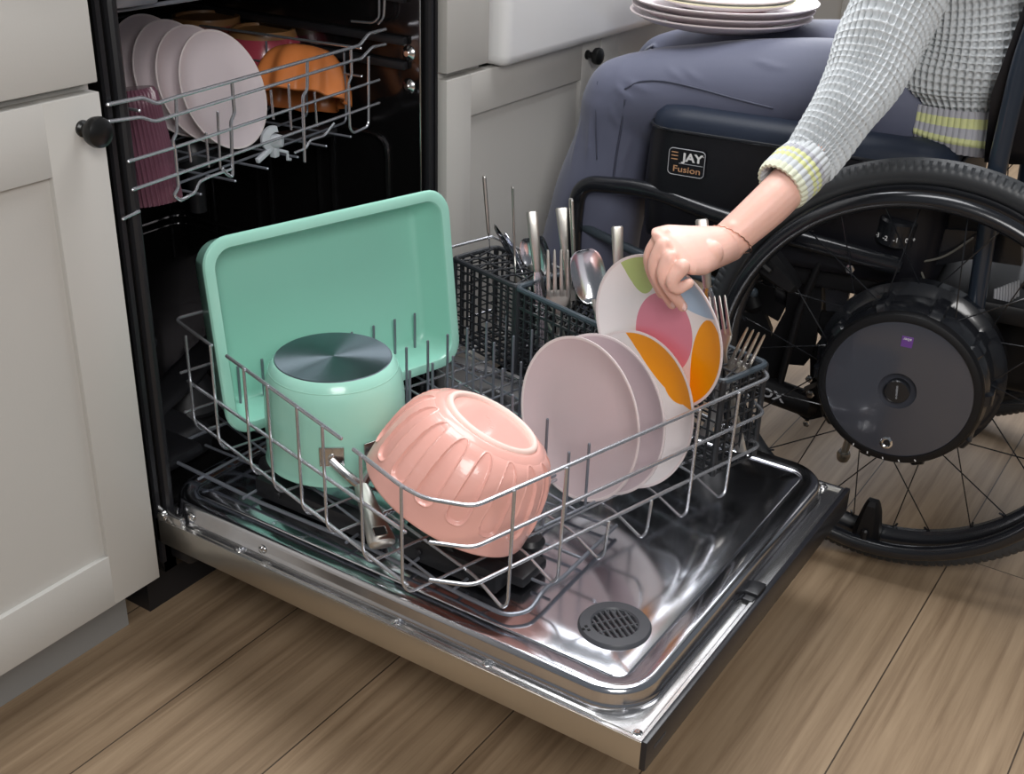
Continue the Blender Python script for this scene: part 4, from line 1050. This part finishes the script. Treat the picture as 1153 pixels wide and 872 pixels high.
g = G(); p = on_x(1011, 220, .80); g.sphere(p, (.009, .009, .006), 16); part('dome_nut', g, M['steel'], wc)
# seat base, rear housing, brake lever, posts
g = G(); g.box(CP(.345, .06, .395), (.40, .46, .030), Matrix.Rotation(R(6), 3, 'Z'), .006); part('seat_pan', g, M['chairmat'], wc)
g = G(); slabx(g, [(905, 190), (1000, 200), (1100, 220), (1153, 249), (1153, 262), (905, 252)], .845, .012); part('skirt_guard', g, M['chairmat'], wc)
g = G(); g.box(CP(.30, -.16, .33), (.18, .14, .17), Matrix.Rotation(R(6), 3, 'Z'), .03, 5); part('battery_case', g, M['chairmat'], wc)
g = G()
for i in range(9):
    p0 = q(1121+i*3.2, 326-i*1.2, .86); g.tube([p0, p0+V((0, -.004, -.030+.001*i))], .0022, 6)
part('cooling_fin', g, M['greyprint'], wc)
g = G(); bl0, bl1 = q(812, 262, .79), q(792, 219, .79); g.tube([bl0, bl0*.5+bl1*.5, bl1], [.010, .0088, .0098], 14); g.sphere(bl1, .0098, 14); part('brake_lever', g, M['slatepl'], wc)
ct([q(806, 256, .80), q(818, 262, .80), q(850, 300, .80)], .009, mt='chairmat')
g = G(); p1, p2 = q(962, 475, .83), q(950, 512, .83); g.tube([p1, p2], .0058, 12); g.lathe([(0, .006), (.009, .006), (.011, 0), (.009, -.010), (0, -.010)], mtx(p2, frame_z((-.2, -.1, 1))), 20); part('stand_leg', g, M['steelbrush'], wc, label='tarnished metal stand leg behind the hub')
ct([CP(.12, .0, .31), CP(.58, .0, .31)], .018, name='axle')
for s_ in (.085, .60):
    ct([CP(s_+.03, -.07, .36), q(1122, 192, .80)+AX*(s_-.085), q(1150, 70, .80)+AX*(s_-.085), q(1150, 70, .80)+AX*(s_-.085)+V((0, -.03, .22)), q(1150, 70, .80)+AX*(s_-.085)+V((0, -.14, .23))], .0125, name='back_post', mt='navytube')
# curved backrest shell
g = G(); rings = []
for z, w, dp, yo in ((.60, .17, .10, .0), (.63, .205, .13, .0), (.70, .215, .14, .005), (.80, .22, .145, -.01), (.92, .22, .145, -.03), (1.00, .20, .13, -.045), (1.02, .18, .11, -.045)):
    ring = []
    for th_, k0 in ((0, 1), (.012, -1)):
        for j in range(25):
            jj = j if k0 == 1 else 24-j
            a = PI+PI*jj/24
            ring.append(CP(.345+(w+th_)*math.cos(a), -.035+yo+(dp+th_)*math.sin(a), z))
    rings.append(ring)
g.loft(rings); part('backrest_shell', g, M['fabric'], wc, smooth=60)

# ---- seat cushion
cu = thing('seat_cushion', 'thick black seat cushion with a stitched logo under the thighs', 'cushion', CP(.345, .18, .415), R(6))
def cring(w, l, r, z, f0=.20, dome=0):
    out = []
    for x, y in rrect(w, l, r, 8):
        out.append(CP(.345+x, .2225+y, z+dome*(1-(2*x/w)**2)*(1-(2*y/l)**4)))
    return out
CW, CLn = .445, .455
g = G(); g.loft([cring(CW-.03, CLn-.03, .05, .410), cring(CW-.006, CLn-.006, .05, .416), cring(CW, CLn, .05, .43), cring(CW+.006, CLn+.006, .05, .50), cring(CW, CLn, .05, .575), cring(CW-.004, CLn-.004, .05, .590)]); part('cover_side', g, M['fabric'], cu, smooth=60)
g = G(); g.loft([cring(CW-.004, CLn-.004, .05, .588), cring(CW-.008, CLn-.008, .05, .603), cring(CW-.03, CLn-.03, .05, .616), cring(CW-.08, CLn-.08, .04, .620), cring(CW-.14, CLn-.14, .03, .612), cring(CW-.2, CLn-.2, .03, .590)]); part('cover_top', g, M['navy'], cu, smooth=60)
g = G(); g.tube(cring(CW-.001, CLn-.001, .05, .589), .0028, 8, closed=True); part('piping', g, M['chair'], cu)
lc_ = q(775, 181.5, .80); Tl = mtx(V((lc_.x, lc_.y, lc_.z)), Matrix((-FW, UPV, -AX)).transposed())
# move the logo onto the cover surface
sx_ = (V((Tl.translation)) - CP(0, 0, 0)).dot(FW); sz_ = Tl.translation.z
Tl = mtx(CP(.345-CW/2-.0042, sx_-.009, sz_+.007), Matrix((-FW, UPV, -AX)).transposed()) @ Matrix.Diagonal((.82, .80, 1, 1))
g = G(); g.prism(rrect(.071, .052, .008, 5), .0016, Tl); part('logo_patch', g, M['fabric'], cu)
g = G(); g.tube([Tl @ V((x, y, .0018)) for x, y in rrect(.069, .050, .0075, 5)], .0006, 6, closed=True); g.box((.009, -.0025, .0019), (.046, .0011, .0005), None, 0, 1, T=Tl); part('logo_border', g, M['greyprint'], cu)
text_part('logo_lettering', 'JAY', .0215, Tl @ Matrix.Translation(V((.011, .0095, .0018))), M['white'], cu, bold=.0007, sx=1.15)
text_part('logo_lettering', 'Fusion', .0165, Tl @ Matrix.Translation(V((.0015, -.0138, .0018))), M['orangeprint'], cu, bold=.0001, sx=1.25)
g = G()
for i in range(3): g.box((-.0235, .0175-.0065*i, .0019), (.0125, .0017, .0005), None, 0, 1, T=Tl)
part('logo_stripe', g, M['orangeprint'], cu); 
g = G(); g.lathe([(0, .0005), (.0009, .0005)], Tl @ Matrix.Translation(V((.0315, .0155, .0018))), 12); part('logo_dot', g, M['white'], cu)

# ================================================================== PERSON
ps = thing('person', 'person in pale grey knitted jumper and slate trousers, seated in the wheelchair, holding a plate', 'person', CP(.345, .1, 0), R(6))
def chain(g, pts, rads, n=20, k=6):
    P = spline(pts, k); m = len(pts); rr = []
    for i in range(m-1):
        for j in range(k): 
            t = j/k; t = t*t*(3-2*t); rr.append(rads[i]*(1-t)+rads[i+1]*t)
    rr.append(rads[-1]); g.tube(P, rr, n); g.sphere(P[0], rads[0]*.97, 16); g.sphere(P[-1], rads[-1]*.97, 16)
def remeshed(name, g, mt, parent, vox, it=6, fac=.5, smooth=80):
    o = part(name, g, mt, parent, smooth=smooth)
    r = o.modifiers.new('Remesh', 'REMESH'); r.mode = 'VOXEL'; r.voxel_size = vox; r.use_smooth_shade = True
    s = o.modifiers.new('Smooth', 'SMOOTH'); s.iterations = it; s.factor = fac
    return o
SH = V((.86, -.615, .985)); EL = V((.735, -.615, .752))
WR_ = onplane(815, 276, V((.485, -.537, .545)), V((1, 0, 0)))
def HP(px, py, s): return onplane(px, py, hc+hn*s, hn)
g = G()
# torso, neck, head
tor = [V((1.035, -.69, .67)), V((1.035, -.70, .70)), V((1.02, -.69, .82)), V((1.005, -.665, .93)), V((.995, -.645, 1.02))]
rings = []
for p, a_, b_ in zip(tor, (.155, .145, .150, .165, .10), (.105, .095, .10, .10, .07)):
    rings.append([p+AX*a_*math.cos(2*PI*k/28)+FW*b_*math.sin(2*PI*k/28) for k in range(28)])
g.loft(rings)
SHR = V((1.145, -.635, 1.0))
g.tube([SH, V((.995, -.645, 1.0)), SHR], [.05, .06, .05], 16)
NK = V((.985, -.60, 1.10)); HD = V((.945, -.535, 1.205))
chain(g, [V((.995, -.64, 1.02)), NK, HD], [.062, .052, .055])
hdir = V((-.55, .55, -.62)).normalized(); hup = V((.1, .35, .9)); hup = (hup-hdir*hup.dot(hdir)).normalized(); hrt = hup.cross(hdir)
Hm = mtx(HD, Matrix((hrt, hup, hdir)).transposed())
g.sphere((0, .015, -.012), (.074, .098, .092), 28, T=Hm); g.sphere((0, -.045, .028), (.055, .060, .058), 20, T=Hm); g.sphere((0, -.090, .052), (.024, .020, .022), 14, T=Hm)
g.tube([Hm @ V((0, .012, .082)), Hm @ V((0, -.012, .094)), Hm @ V((0, -.030, .100))], [.008, .010, .013], 12); 
for sg in (-1, 1):
    g.sphere((sg*.013, -.031, .088), (.009, .007, .010), 10, T=Hm); g.sphere((sg*.040, -.018, .062), (.022, .018, .018), 12, T=Hm)
    g.sphere((sg*.075, -.004, -.008), (.009, .030, .018), 14, T=Hm); g.tube([Hm @ V((sg*.015, .022, .078)), Hm @ V((sg*.045, .022, .066))], [.008, .006], 8)
g.tube([Hm @ V((-.020, -.060, .076)), Hm @ V((0, -.056, .086)), Hm @ V((.020, -.060, .076))], [.005, .009, .005], 10); g.tube([Hm @ V((-.018, -.068, .074)), Hm @ V((0, -.069, .084)), Hm @ V((.018, -.068, .074))], [.005, .009, .005], 10)
# left arm
A0 = on_x(907, 184, .60); A1 = on_x(873, 224, .545)
chain(g, [SH, V((.80, -.615, .87)), EL, V((.67, -.602, .686))*1.0, A0, A1, WR_], [.045, .038, .032, .028, .0262, .0272, .0240])
# right arm resting on the lap
chain(g, [SHR, V((1.20, -.63, .88)), V((1.235, -.62, .79)), V((1.235, -.60, .755)), V((1.23, -.55, .742))], [.048, .042, .038, .030, .025])
Rw = V((1.23, -.55, .742))
chain(g, [Rw, Rw+V((-.01, .05, -.003))], [.024, .030], k=3)
for i in range(4):
    o_ = V((-.03+.019*i, .085, .0)); chain(g, [Rw+V((-.022+.013*i, .04, .0)), Rw+o_, Rw+o_+V((0, .035, -.012)), Rw+o_+V((0, .05, -.028))], [.011, .009, .0085, .007], 12, 3)
chain(g, [Rw+V((-.02, .02, 0)), Rw+V((-.05, .04, 0)), Rw+V((-.058, .07, -.008))], [.013, .010, .008], 12, 3)
# left hand: knuckles, fingers over the front of the plate
K = [HP(746, 266, .010), HP(747, 277, .022), HP(754, 291, .029), HP(768, 301, .031)]
for i, kk in enumerate(K):
    g.sphere(kk, .0098, 16)
Kc = (K[0]+K[1]+K[2]+K[3])/4; wd = (K[3]-K[0]); hw = wd.length/2; wd.normalize(); ld = (Kc-WR_).normalized()
rings = []
for t, w_, h_, bl in ((-.12, .0225, .0210, .0), (0, .0245, .0222, .25), (.2, .0285, .0212, .6), (.45, .0335, .0190, .9), (.72, hw+.0125, .0160, 1), (.93, hw+.0105, .0120, 1), (1.0, hw+.004, .0075, 1)):
    c = WR_+(Kc-WR_)*t; wv = (wd-ld*wd.dot(ld)).normalized(); tv = ld.cross(wv)
    rings.append([c+wv*w_*math.cos(2*PI*k/28)+tv*h_*math.sin(2*PI*k/28) for k in range(28)])
g.loft(rings); g.sphere(WR_+(A1-WR_)*.22+V((-.009, 0, .009)), .0135, 16)
F_ = [[(733, 284, .020), (733, 303, .022), (745, 331, .009)],
      [(737, 298, .032), (742, 318, .029), (757, 343, .009)],
      [(747, 310, .038), (756, 328, .032), (769, 346, .010)],
      [(757, 317, .042), (763, 325, .036), (776, 319, .022)]]
Rf = [(.0098, .0082, .0074, .0062), (.0100, .0084, .0075, .0063), (.0098, .0082, .0074, .0062), (.0092, .0078, .0072, .0062)]
for kk, ff, rf in zip(K, F_, Rf):
    chain(g, [kk]+[HP(*q_) for q_ in ff], list(rf), 14, 5)
# thumb behind the plate
chain(g, [HP(800, 285, -.05), HP(772, 288, -.030), HP(757, 300, -.022), HP(752, 315, -.016)], [.0165, .0125, .0100, .0085], 14, 5)
body = remeshed('body', g, M['skin'], ps, .0017, 7, .5)
for (px, py, s_), dr_ in (((770, 347, .0165), 48), ((758, 344, .0155), 45), ((746, 331, .0155), 50)):
    g = G(); pn = HP(px, py, s_); e1 = (HP(px+4, py+8, s_)-pn).normalized(); g.sphere((0, 0, 0), (.0042, .0062, .0012), 14, T=mtx(pn-e1*.003, frame_z(hn, e1))); part('fingernail', g, M['nail'], ps)
# bracelet
wp = onplane(821, 273, WR_, V((1, 0, 0))); ad = (A1-WR_).normalized(); g = G()
Tb = mtx(WR_+ad*.012+V((0, 0, -.001)), frame_z((ad+V((.25, .25, .35))).normalized())); g.tube([Tb @ V((.0285*math.cos(2*PI*k/60), .0300*math.sin(2*PI*k/60), .0006*math.sin(k*2.1))) for k in range(60)], .0007, 6, closed=True)
part('bracelet', g, M['gold'], ps, label='thin rose gold chain bracelet')
# hair
g = G(); g.sphere((0, .032, -.030), (.084, .098, .092), 28, T=Hm); g.tube(spline([Hm @ V((0, .02, -.11)), Hm @ V((0, -.05, -.12)), Hm @ V((0, -.12, -.10))], 6), [.05, .018], 16)
remeshed('hair', g, M['hair'], ps, .005, 8)

# ---- trousers
g = G()
LK = V((.868, -.185, .600)); RK = CP(.50, .545, .595)
HL = CP(.262, .11, .640); HR = CP(.428, .11, .640)
LA = V((.862, -.120, .12)); RA = CP(.49, .60, .12)
for Hh, Kk, Aa in ((HL, LK, LA), (HR, RK, RA)):
    m = Hh*.5+Kk*.5+V((0, 0, .010)); fwk = V((0, .022, .012))
    chain(g, [Hh-FW*.03, Hh*.75+Kk*.25+V((0, 0, .008)), m, Kk*.8+Hh*.2+V((0, 0, .006)), Kk+V((0, -.005, 0))], [.082, .086, .083, .076, .071], 28, 8)
    m2 = Kk*.6+Aa*.4; chain(g, [Kk+V((0, .004, -.002)), Kk+V((0, .010, -.06)), m2+V((0, .014, 0)), Kk*.25+Aa*.75+V((0, .014, 0)), Aa+V((0, .01, 0))], [.070, .070, .080, .092, .096], 28, 8)
chain(g, [CP(.262, .05, .63), CP(.345, .03, .65), CP(.428, .05, .63)], [.078, .10, .078], 24, 6)
from mathutils.bvhtree import BVHTree
tmp = remeshed('tmp_cloth', g, M['trouser'], ps, .006, 12, .5)
bpy.context.view_layer.update(); dg = bpy.context.evaluated_depsgraph_get(); ev = tmp.evaluated_get(dg)
me_ = bpy.data.meshes.new_from_object(ev); me_.transform(WM[ps.name]); bvh = BVHTree.FromPolygons([v.co for v in me_.vertices], [p.vertices for p in me_.polygons])
def onleg(px, py, d=0):
    r = sight(px, py).normalized(); h = bvh.ray_cast(CAM, r)
    return (h[0]+h[1]*d) if h[0] is not None else None
g = G(); g.bm.from_mesh(me_)
folds = [([(688, 90), (700, 104), (722, 122)], .0050), ([(697, 84), (716, 97), (742, 106)], .0045), ([(684, 104), (690, 130), (702, 150)], .0045), ([(676, 62), (668, 100), (664, 150), (660, 205)], .0050), ([(765, 70), (778, 84), (800, 97)], .0040),
         ([(745, 66), (757, 82), (776, 95)], .0040), ([(712, 150), (700, 190), (694, 240)], .0045), ([(690, 30), (684, 50), (690, 74)], .0050), ([(840, 62), (862, 72), (890, 78)], .0045), ([(655, 130), (646, 175), (640, 230)], .0050), ([(720, 60), (735, 50), (760, 45)], .004)]
for pl, r_ in folds:
    pts = [onleg(x, y, -r_*.38) for x, y in pl]; pts = [p for p in pts if p is not None]
    if len(pts) > 1:
        P_ = spline(pts, 6); n__ = len(P_); g.tube(P_, [r_*(.35+.65*math.sin(PI*i/(n__-1))) for i in range(n__)], 10)
bpy.data.objects.remove(tmp); bpy.data.meshes.remove(me_)
tr_ = remeshed('trousers', g, M['trouser'], ps, .0038, 7, .5)
def seam(pl, r_=.0019):
    pts = [onleg(x, y, .0002) for x, y in pl]; pts = [p for p in pts if p is not None and (p-CAM).length < 2.6]
    g = G(); g.tube(spline(pts, 6), r_, 6); part('seam', g, M['seamthread'], ps, label='darker stitched seam')
seam([(704, 100), (722, 92), (750, 92), (790, 101), (830, 112), (870, 122)]); seam([(704, 112), (700, 140), (694, 175), (690, 205)]); seam([(673, 92), (671, 130), (672, 180)], .0010)
# side seams of the left leg
# ---- shoes
for Aa in (LA, RA):
    g = G(); T = mtx(Aa+V((0, .05, -.02)), Matrix.Rotation(R(6), 3, 'Z'))
    rings = [[T @ V((w*math.cos(a), y, -.010+h*(math.sin(a) if math.sin(a) > 0 else .9*max(-.85, math.sin(a))))) for a in [2*PI*k/24 for k in range(24)]] for y, w, h in ((-.115, .022, .030), (-.10, .034, .045), (-.05, .038, .055), (.0, .040, .048), (.06, .046, .036), (.10, .044, .030), (.135, .030, .022), (.145, .012, .012))]
    g.loft(rings); part('shoe', g, M['chairmat'], ps, smooth=60)

# ---- knitted jumper
def knit(path, radf, cell, depth, res, upv, wob=0, start=0, length=None, band=None, ribs=0, seed=0, cellv=None):
    """dense loft; returns ring lists. radf(t)->(a,b); pattern waffle cells or ribs"""
    P = spline(path, 24); L = [0]
    for i in range(1, len(P)): L.append(L[-1]+(P[i]-P[i-1]).length)
    tot = L[-1]; nr = int(tot/res); out = []
    rnd = random.Random(seed); ph = [rnd.uniform(0, 6) for _ in range(8)]
    u = None; amax = max(sum(radf(t/10))/2 for t in range(11)); nc = max(8, round(2*PI*amax/cell)); na = nc*6
    Lp = np.array(L); Pa = np.array([list(p) for p in P])
    prev = None
    for i in range(nr+1):
        d = tot*i/nr; p = V([np.interp(d, Lp, Pa[:, c]) for c in range(3)]); d2 = min(tot, d+.004); d1 = max(0, d-.004)
        tg = (V([np.interp(d2, Lp, Pa[:, c]) for c in range(3)])-V([np.interp(d1, Lp, Pa[:, c]) for c in range(3)])).normalized()
        if u is None: u = (V(upv)-tg*V(upv).dot(tg)).normalized()
        u = (u-tg*u.dot(tg)).normalized(); w = tg.cross(u); a_, b_ = radf(d/tot); ring = []
        for j in range(na):
            th = 2*PI*j/na
            if ribs: h = -depth*abs(math.sin(th*ribs/2))**6*1.0+0
            else:
                cu_ = abs(math.sin(th*nc/2)); cv = abs(math.sin(PI*d/(cellv or cell)))
                h = -depth*min(1, (cu_*cv)**1.1*1.25)+depth*.12*(1-cu_)*cv
            h += wob*(math.sin(3*th+d*22+ph[0])*.5+math.sin(2*th-d*37+ph[1])*.5+math.sin(5*th+d*55+ph[2])*.3)
            e = math.cos(th); f = math.sin(th)
            ring.append(p+u*(a_+h)*e+w*(b_+h)*f)
        out.append(ring)
    return out, tot
def terp(tab):
    xs_ = [t[0] for t in tab]
    return lambda t: (float(np.interp(t, xs_, [q_[1] for q_ in tab])), float(np.interp(t, xs_, [q_[2] for q_ in tab])))
SP = [A0, on_x(930, 155, .635), on_x(953, 122, .67), on_x(975, 85, .71), on_x(992, 45, .745), on_x(1010, 0, .785), V((.83, -.61, .90)), SH+V((.005, 0, .005)), SH+V((.03, -.01, .045)), SH+V((.09, -.02, .055))]
rs, tt = knit(SP, terp([(0, .034, .034), (.10, .040, .040), (.25, .050, .049), (.39, .060, .057), (.52, .066, .062), (.68, .072, .068), (.82, .068, .068), (.92, .060, .060), (1, .045, .045)]), .0122, .0078, .0013, (0, 0, 1), wob=.0030, seed=3, cellv=.0108)
g = G(); g.loft(rs, cap=False); part('sleeve', g, M['knit'], ps, smooth=80)
# cuff with bands
ce = onplane(878, 211, V((.556, 0, 0)), V((1, 0, 0)))
rs, tt = knit([ce, ce*.5+A0*.5, A0+(A0-ce)*.12], terp([(0, .0345, .0345), (.12, .0365, .0365), (.6, .0375, .0375), (1, .035, .035)]), .009, .0022, .0012, (0, 0, 1), ribs=26)
g = G(); n_ = len(rs)-1; mis = []
for i in range(n_):
    t = i/n_; mis.append(0 if t < .16 else 1 if t < .34 else 2 if t < .44 else 1 if t < .52 else 2 if t < .62 else 3 if t < .74 else 1)
g.loft(rs, cap=False, mis=mis)
inner = [[ce+(v-ce)*.90 for v in rs[0]], [ce+(v-ce)*.86+(A0-ce)*.4 for v in rs[0]]]
g.loft([rs[0], inner[0], inner[1]], cap=False, mis=[0, 1])
part('cuff', g, [M['knitpale'], M['knit'], M['knityel'], M['knitgrey']], ps, smooth=80)
# body of the jumper
TP = [V((1.03, -.700, .655)), V((1.03, -.695, .70)), V((1.025, -.69, .78)), V((1.012, -.67, .88)), V((1.0, -.65, .97)), V((.992, -.635, 1.045))]
rs, tt = knit(TP, terp([(0, .180, .130), (.08, .192, .148), (.18, .196, .152), (.4, .184, .140), (.62, .178, .132), (.80, .16, .115), (.92, .12, .090), (1, .062, .060)]), .0115, .0072, .0018, AX, wob=.005, seed=5, cellv=.0110)
g = G(); g.loft(rs, cap=False); part('jumper_body', g, M['knit'], ps, smooth=80)
HPth = [V((1.03, -.700, .605)), V((1.03, -.700, .635)), V((1.03, -.698, .665))]
rs, tt = knit(HPth, terp([(0, .180, .132), (.3, .190, .140), (1, .186, .136)]), .0095, .0024, .0016, AX, ribs=100)
g = G(); n_ = len(rs)-1; mis = []
for i in range(n_):
    t = i/n_; mis.append(1 if t < .22 else 2 if t < .40 else 3 if t < .62 else 2 if t < .82 else 1)
g.loft(rs, cap=False, mis=mis); part('hem_band', g, [M['knitpale'], M['knitgrey'], M['knityel'], M['knitgrey']], ps, smooth=80)
RS = [V((1.07, -.64, 1.035)), V((1.135, -.63, 1.03)), V((1.16, -.625, .99)), V((1.20, -.63, .88)), V((1.238, -.62, .79)), V((1.236, -.60, .757)), V((1.231, -.565, .745))]
rs, tt = knit(RS, terp([(0, .045, .045), (.12, .066, .062), (.25, .07, .07), (.55, .058, .058), (.8, .045, .045), (1, .036, .036)]), .0105, .0035, .0026, (0, 1, 0), wob=.003, seed=9)
g = G(); g.loft(rs, cap=False); part('sleeve', g, M['knit'], ps, smooth=80)

# ---- plates stacked on the lap
PLR = .145; pcx = V((1.0, -.272, .712))
stk = [('dinner_plate', .145, M['palemauve'], 'pale mauve dinner plate at the bottom of the stack on the lap', .0), ('dinner_plate', .145, M['palemauve'], 'pale mauve dinner plate second from the bottom of the stack on the lap', .0105), ('dinner_plate', .149, M['palemauve'], 'pale mauve dinner plate third from the bottom of the stack on the lap', .021)]
for nm, r_, mm_, lab, dz_ in stk:
    T = mtx(pcx+V((.004*(dz_ > .015), -.003*(dz_ > .005), dz_)), frame_z(V((0, 0, 1)), (0, 1, 0)))
    g = plate_g(r_, T, .016, .004); single(nm, g, [mm_, M['mauverim']], lab, 'plate', 'plates stacked on the lap', 50, M4=T)
PS = plate_print('white_glaze_pastel_print', (.86, .84, .82), [((.78, .30, .36), [(-.1, -.25, .6, .5, 0)]), ((.50, .63, .22), [(.7, .5, .5, .5, 0)])], .112)
for k in range(2):
    T = mtx(pcx+V((.006, -.002, .0285+.006*k)), frame_z(V((0, 0, 1)), (0, 1, 0)))
    g = plate_g(.113 if k == 0 else .111, T, .012, .0035)
    single('small_plate', g, [PS, M['mauverim'] if k else M['knityel2']], 'smaller white plate with a pink patch on top of the stack on the lap' if k else 'smaller plate with a yellow rim just under the topmost plate on the lap', 'plate', 'plates stacked on the lap', 50, M4=T)
# ================================================================== LIGHT
def area(name, loc, tgt, size, power, col=(1, 1, 1), sy=None):
    l = bpy.data.lights.new(name, 'AREA'); l.energy = power; l.color = col; l.shape = 'RECTANGLE'; l.size = size; l.size_y = sy or size
    o = bpy.data.objects.new(name, l); COL.objects.link(o); o.location = loc; d = V(tgt)-V(loc); o.rotation_euler = d.to_track_quat('-Z', 'Y').to_euler(); return o
area('window_light', (2.7, .45, 1.95), (.6, -.6, .4), 2.4, 85, (.93, .95, 1), 1.9)
area('ceiling_light', (.75, -.30, 2.4), (.4, -.5, .3), 1.4, 36, (.97, .98, 1), 1.0)
area('front_fill', (-1.25, -1.75, 1.75), (.1, -.2, .5), .9, 29, (1, .98, .96))  # unseen fill added at front left to brighten the plates and left cabinet
w = bpy.data.worlds.new('world'); S.world = w; w.use_nodes = True
w.node_tree.nodes['Background'].inputs[0].default_value = (.80, .85, .92, 1); w.node_tree.nodes['Background'].inputs[1].default_value = .15
S.view_settings.view_transform = 'Standard'; S.view_settings.look = 'None'; S.view_settings.gamma = 1; S.view_settings.exposure = .22; S.view_settings.use_curve_mapping = False
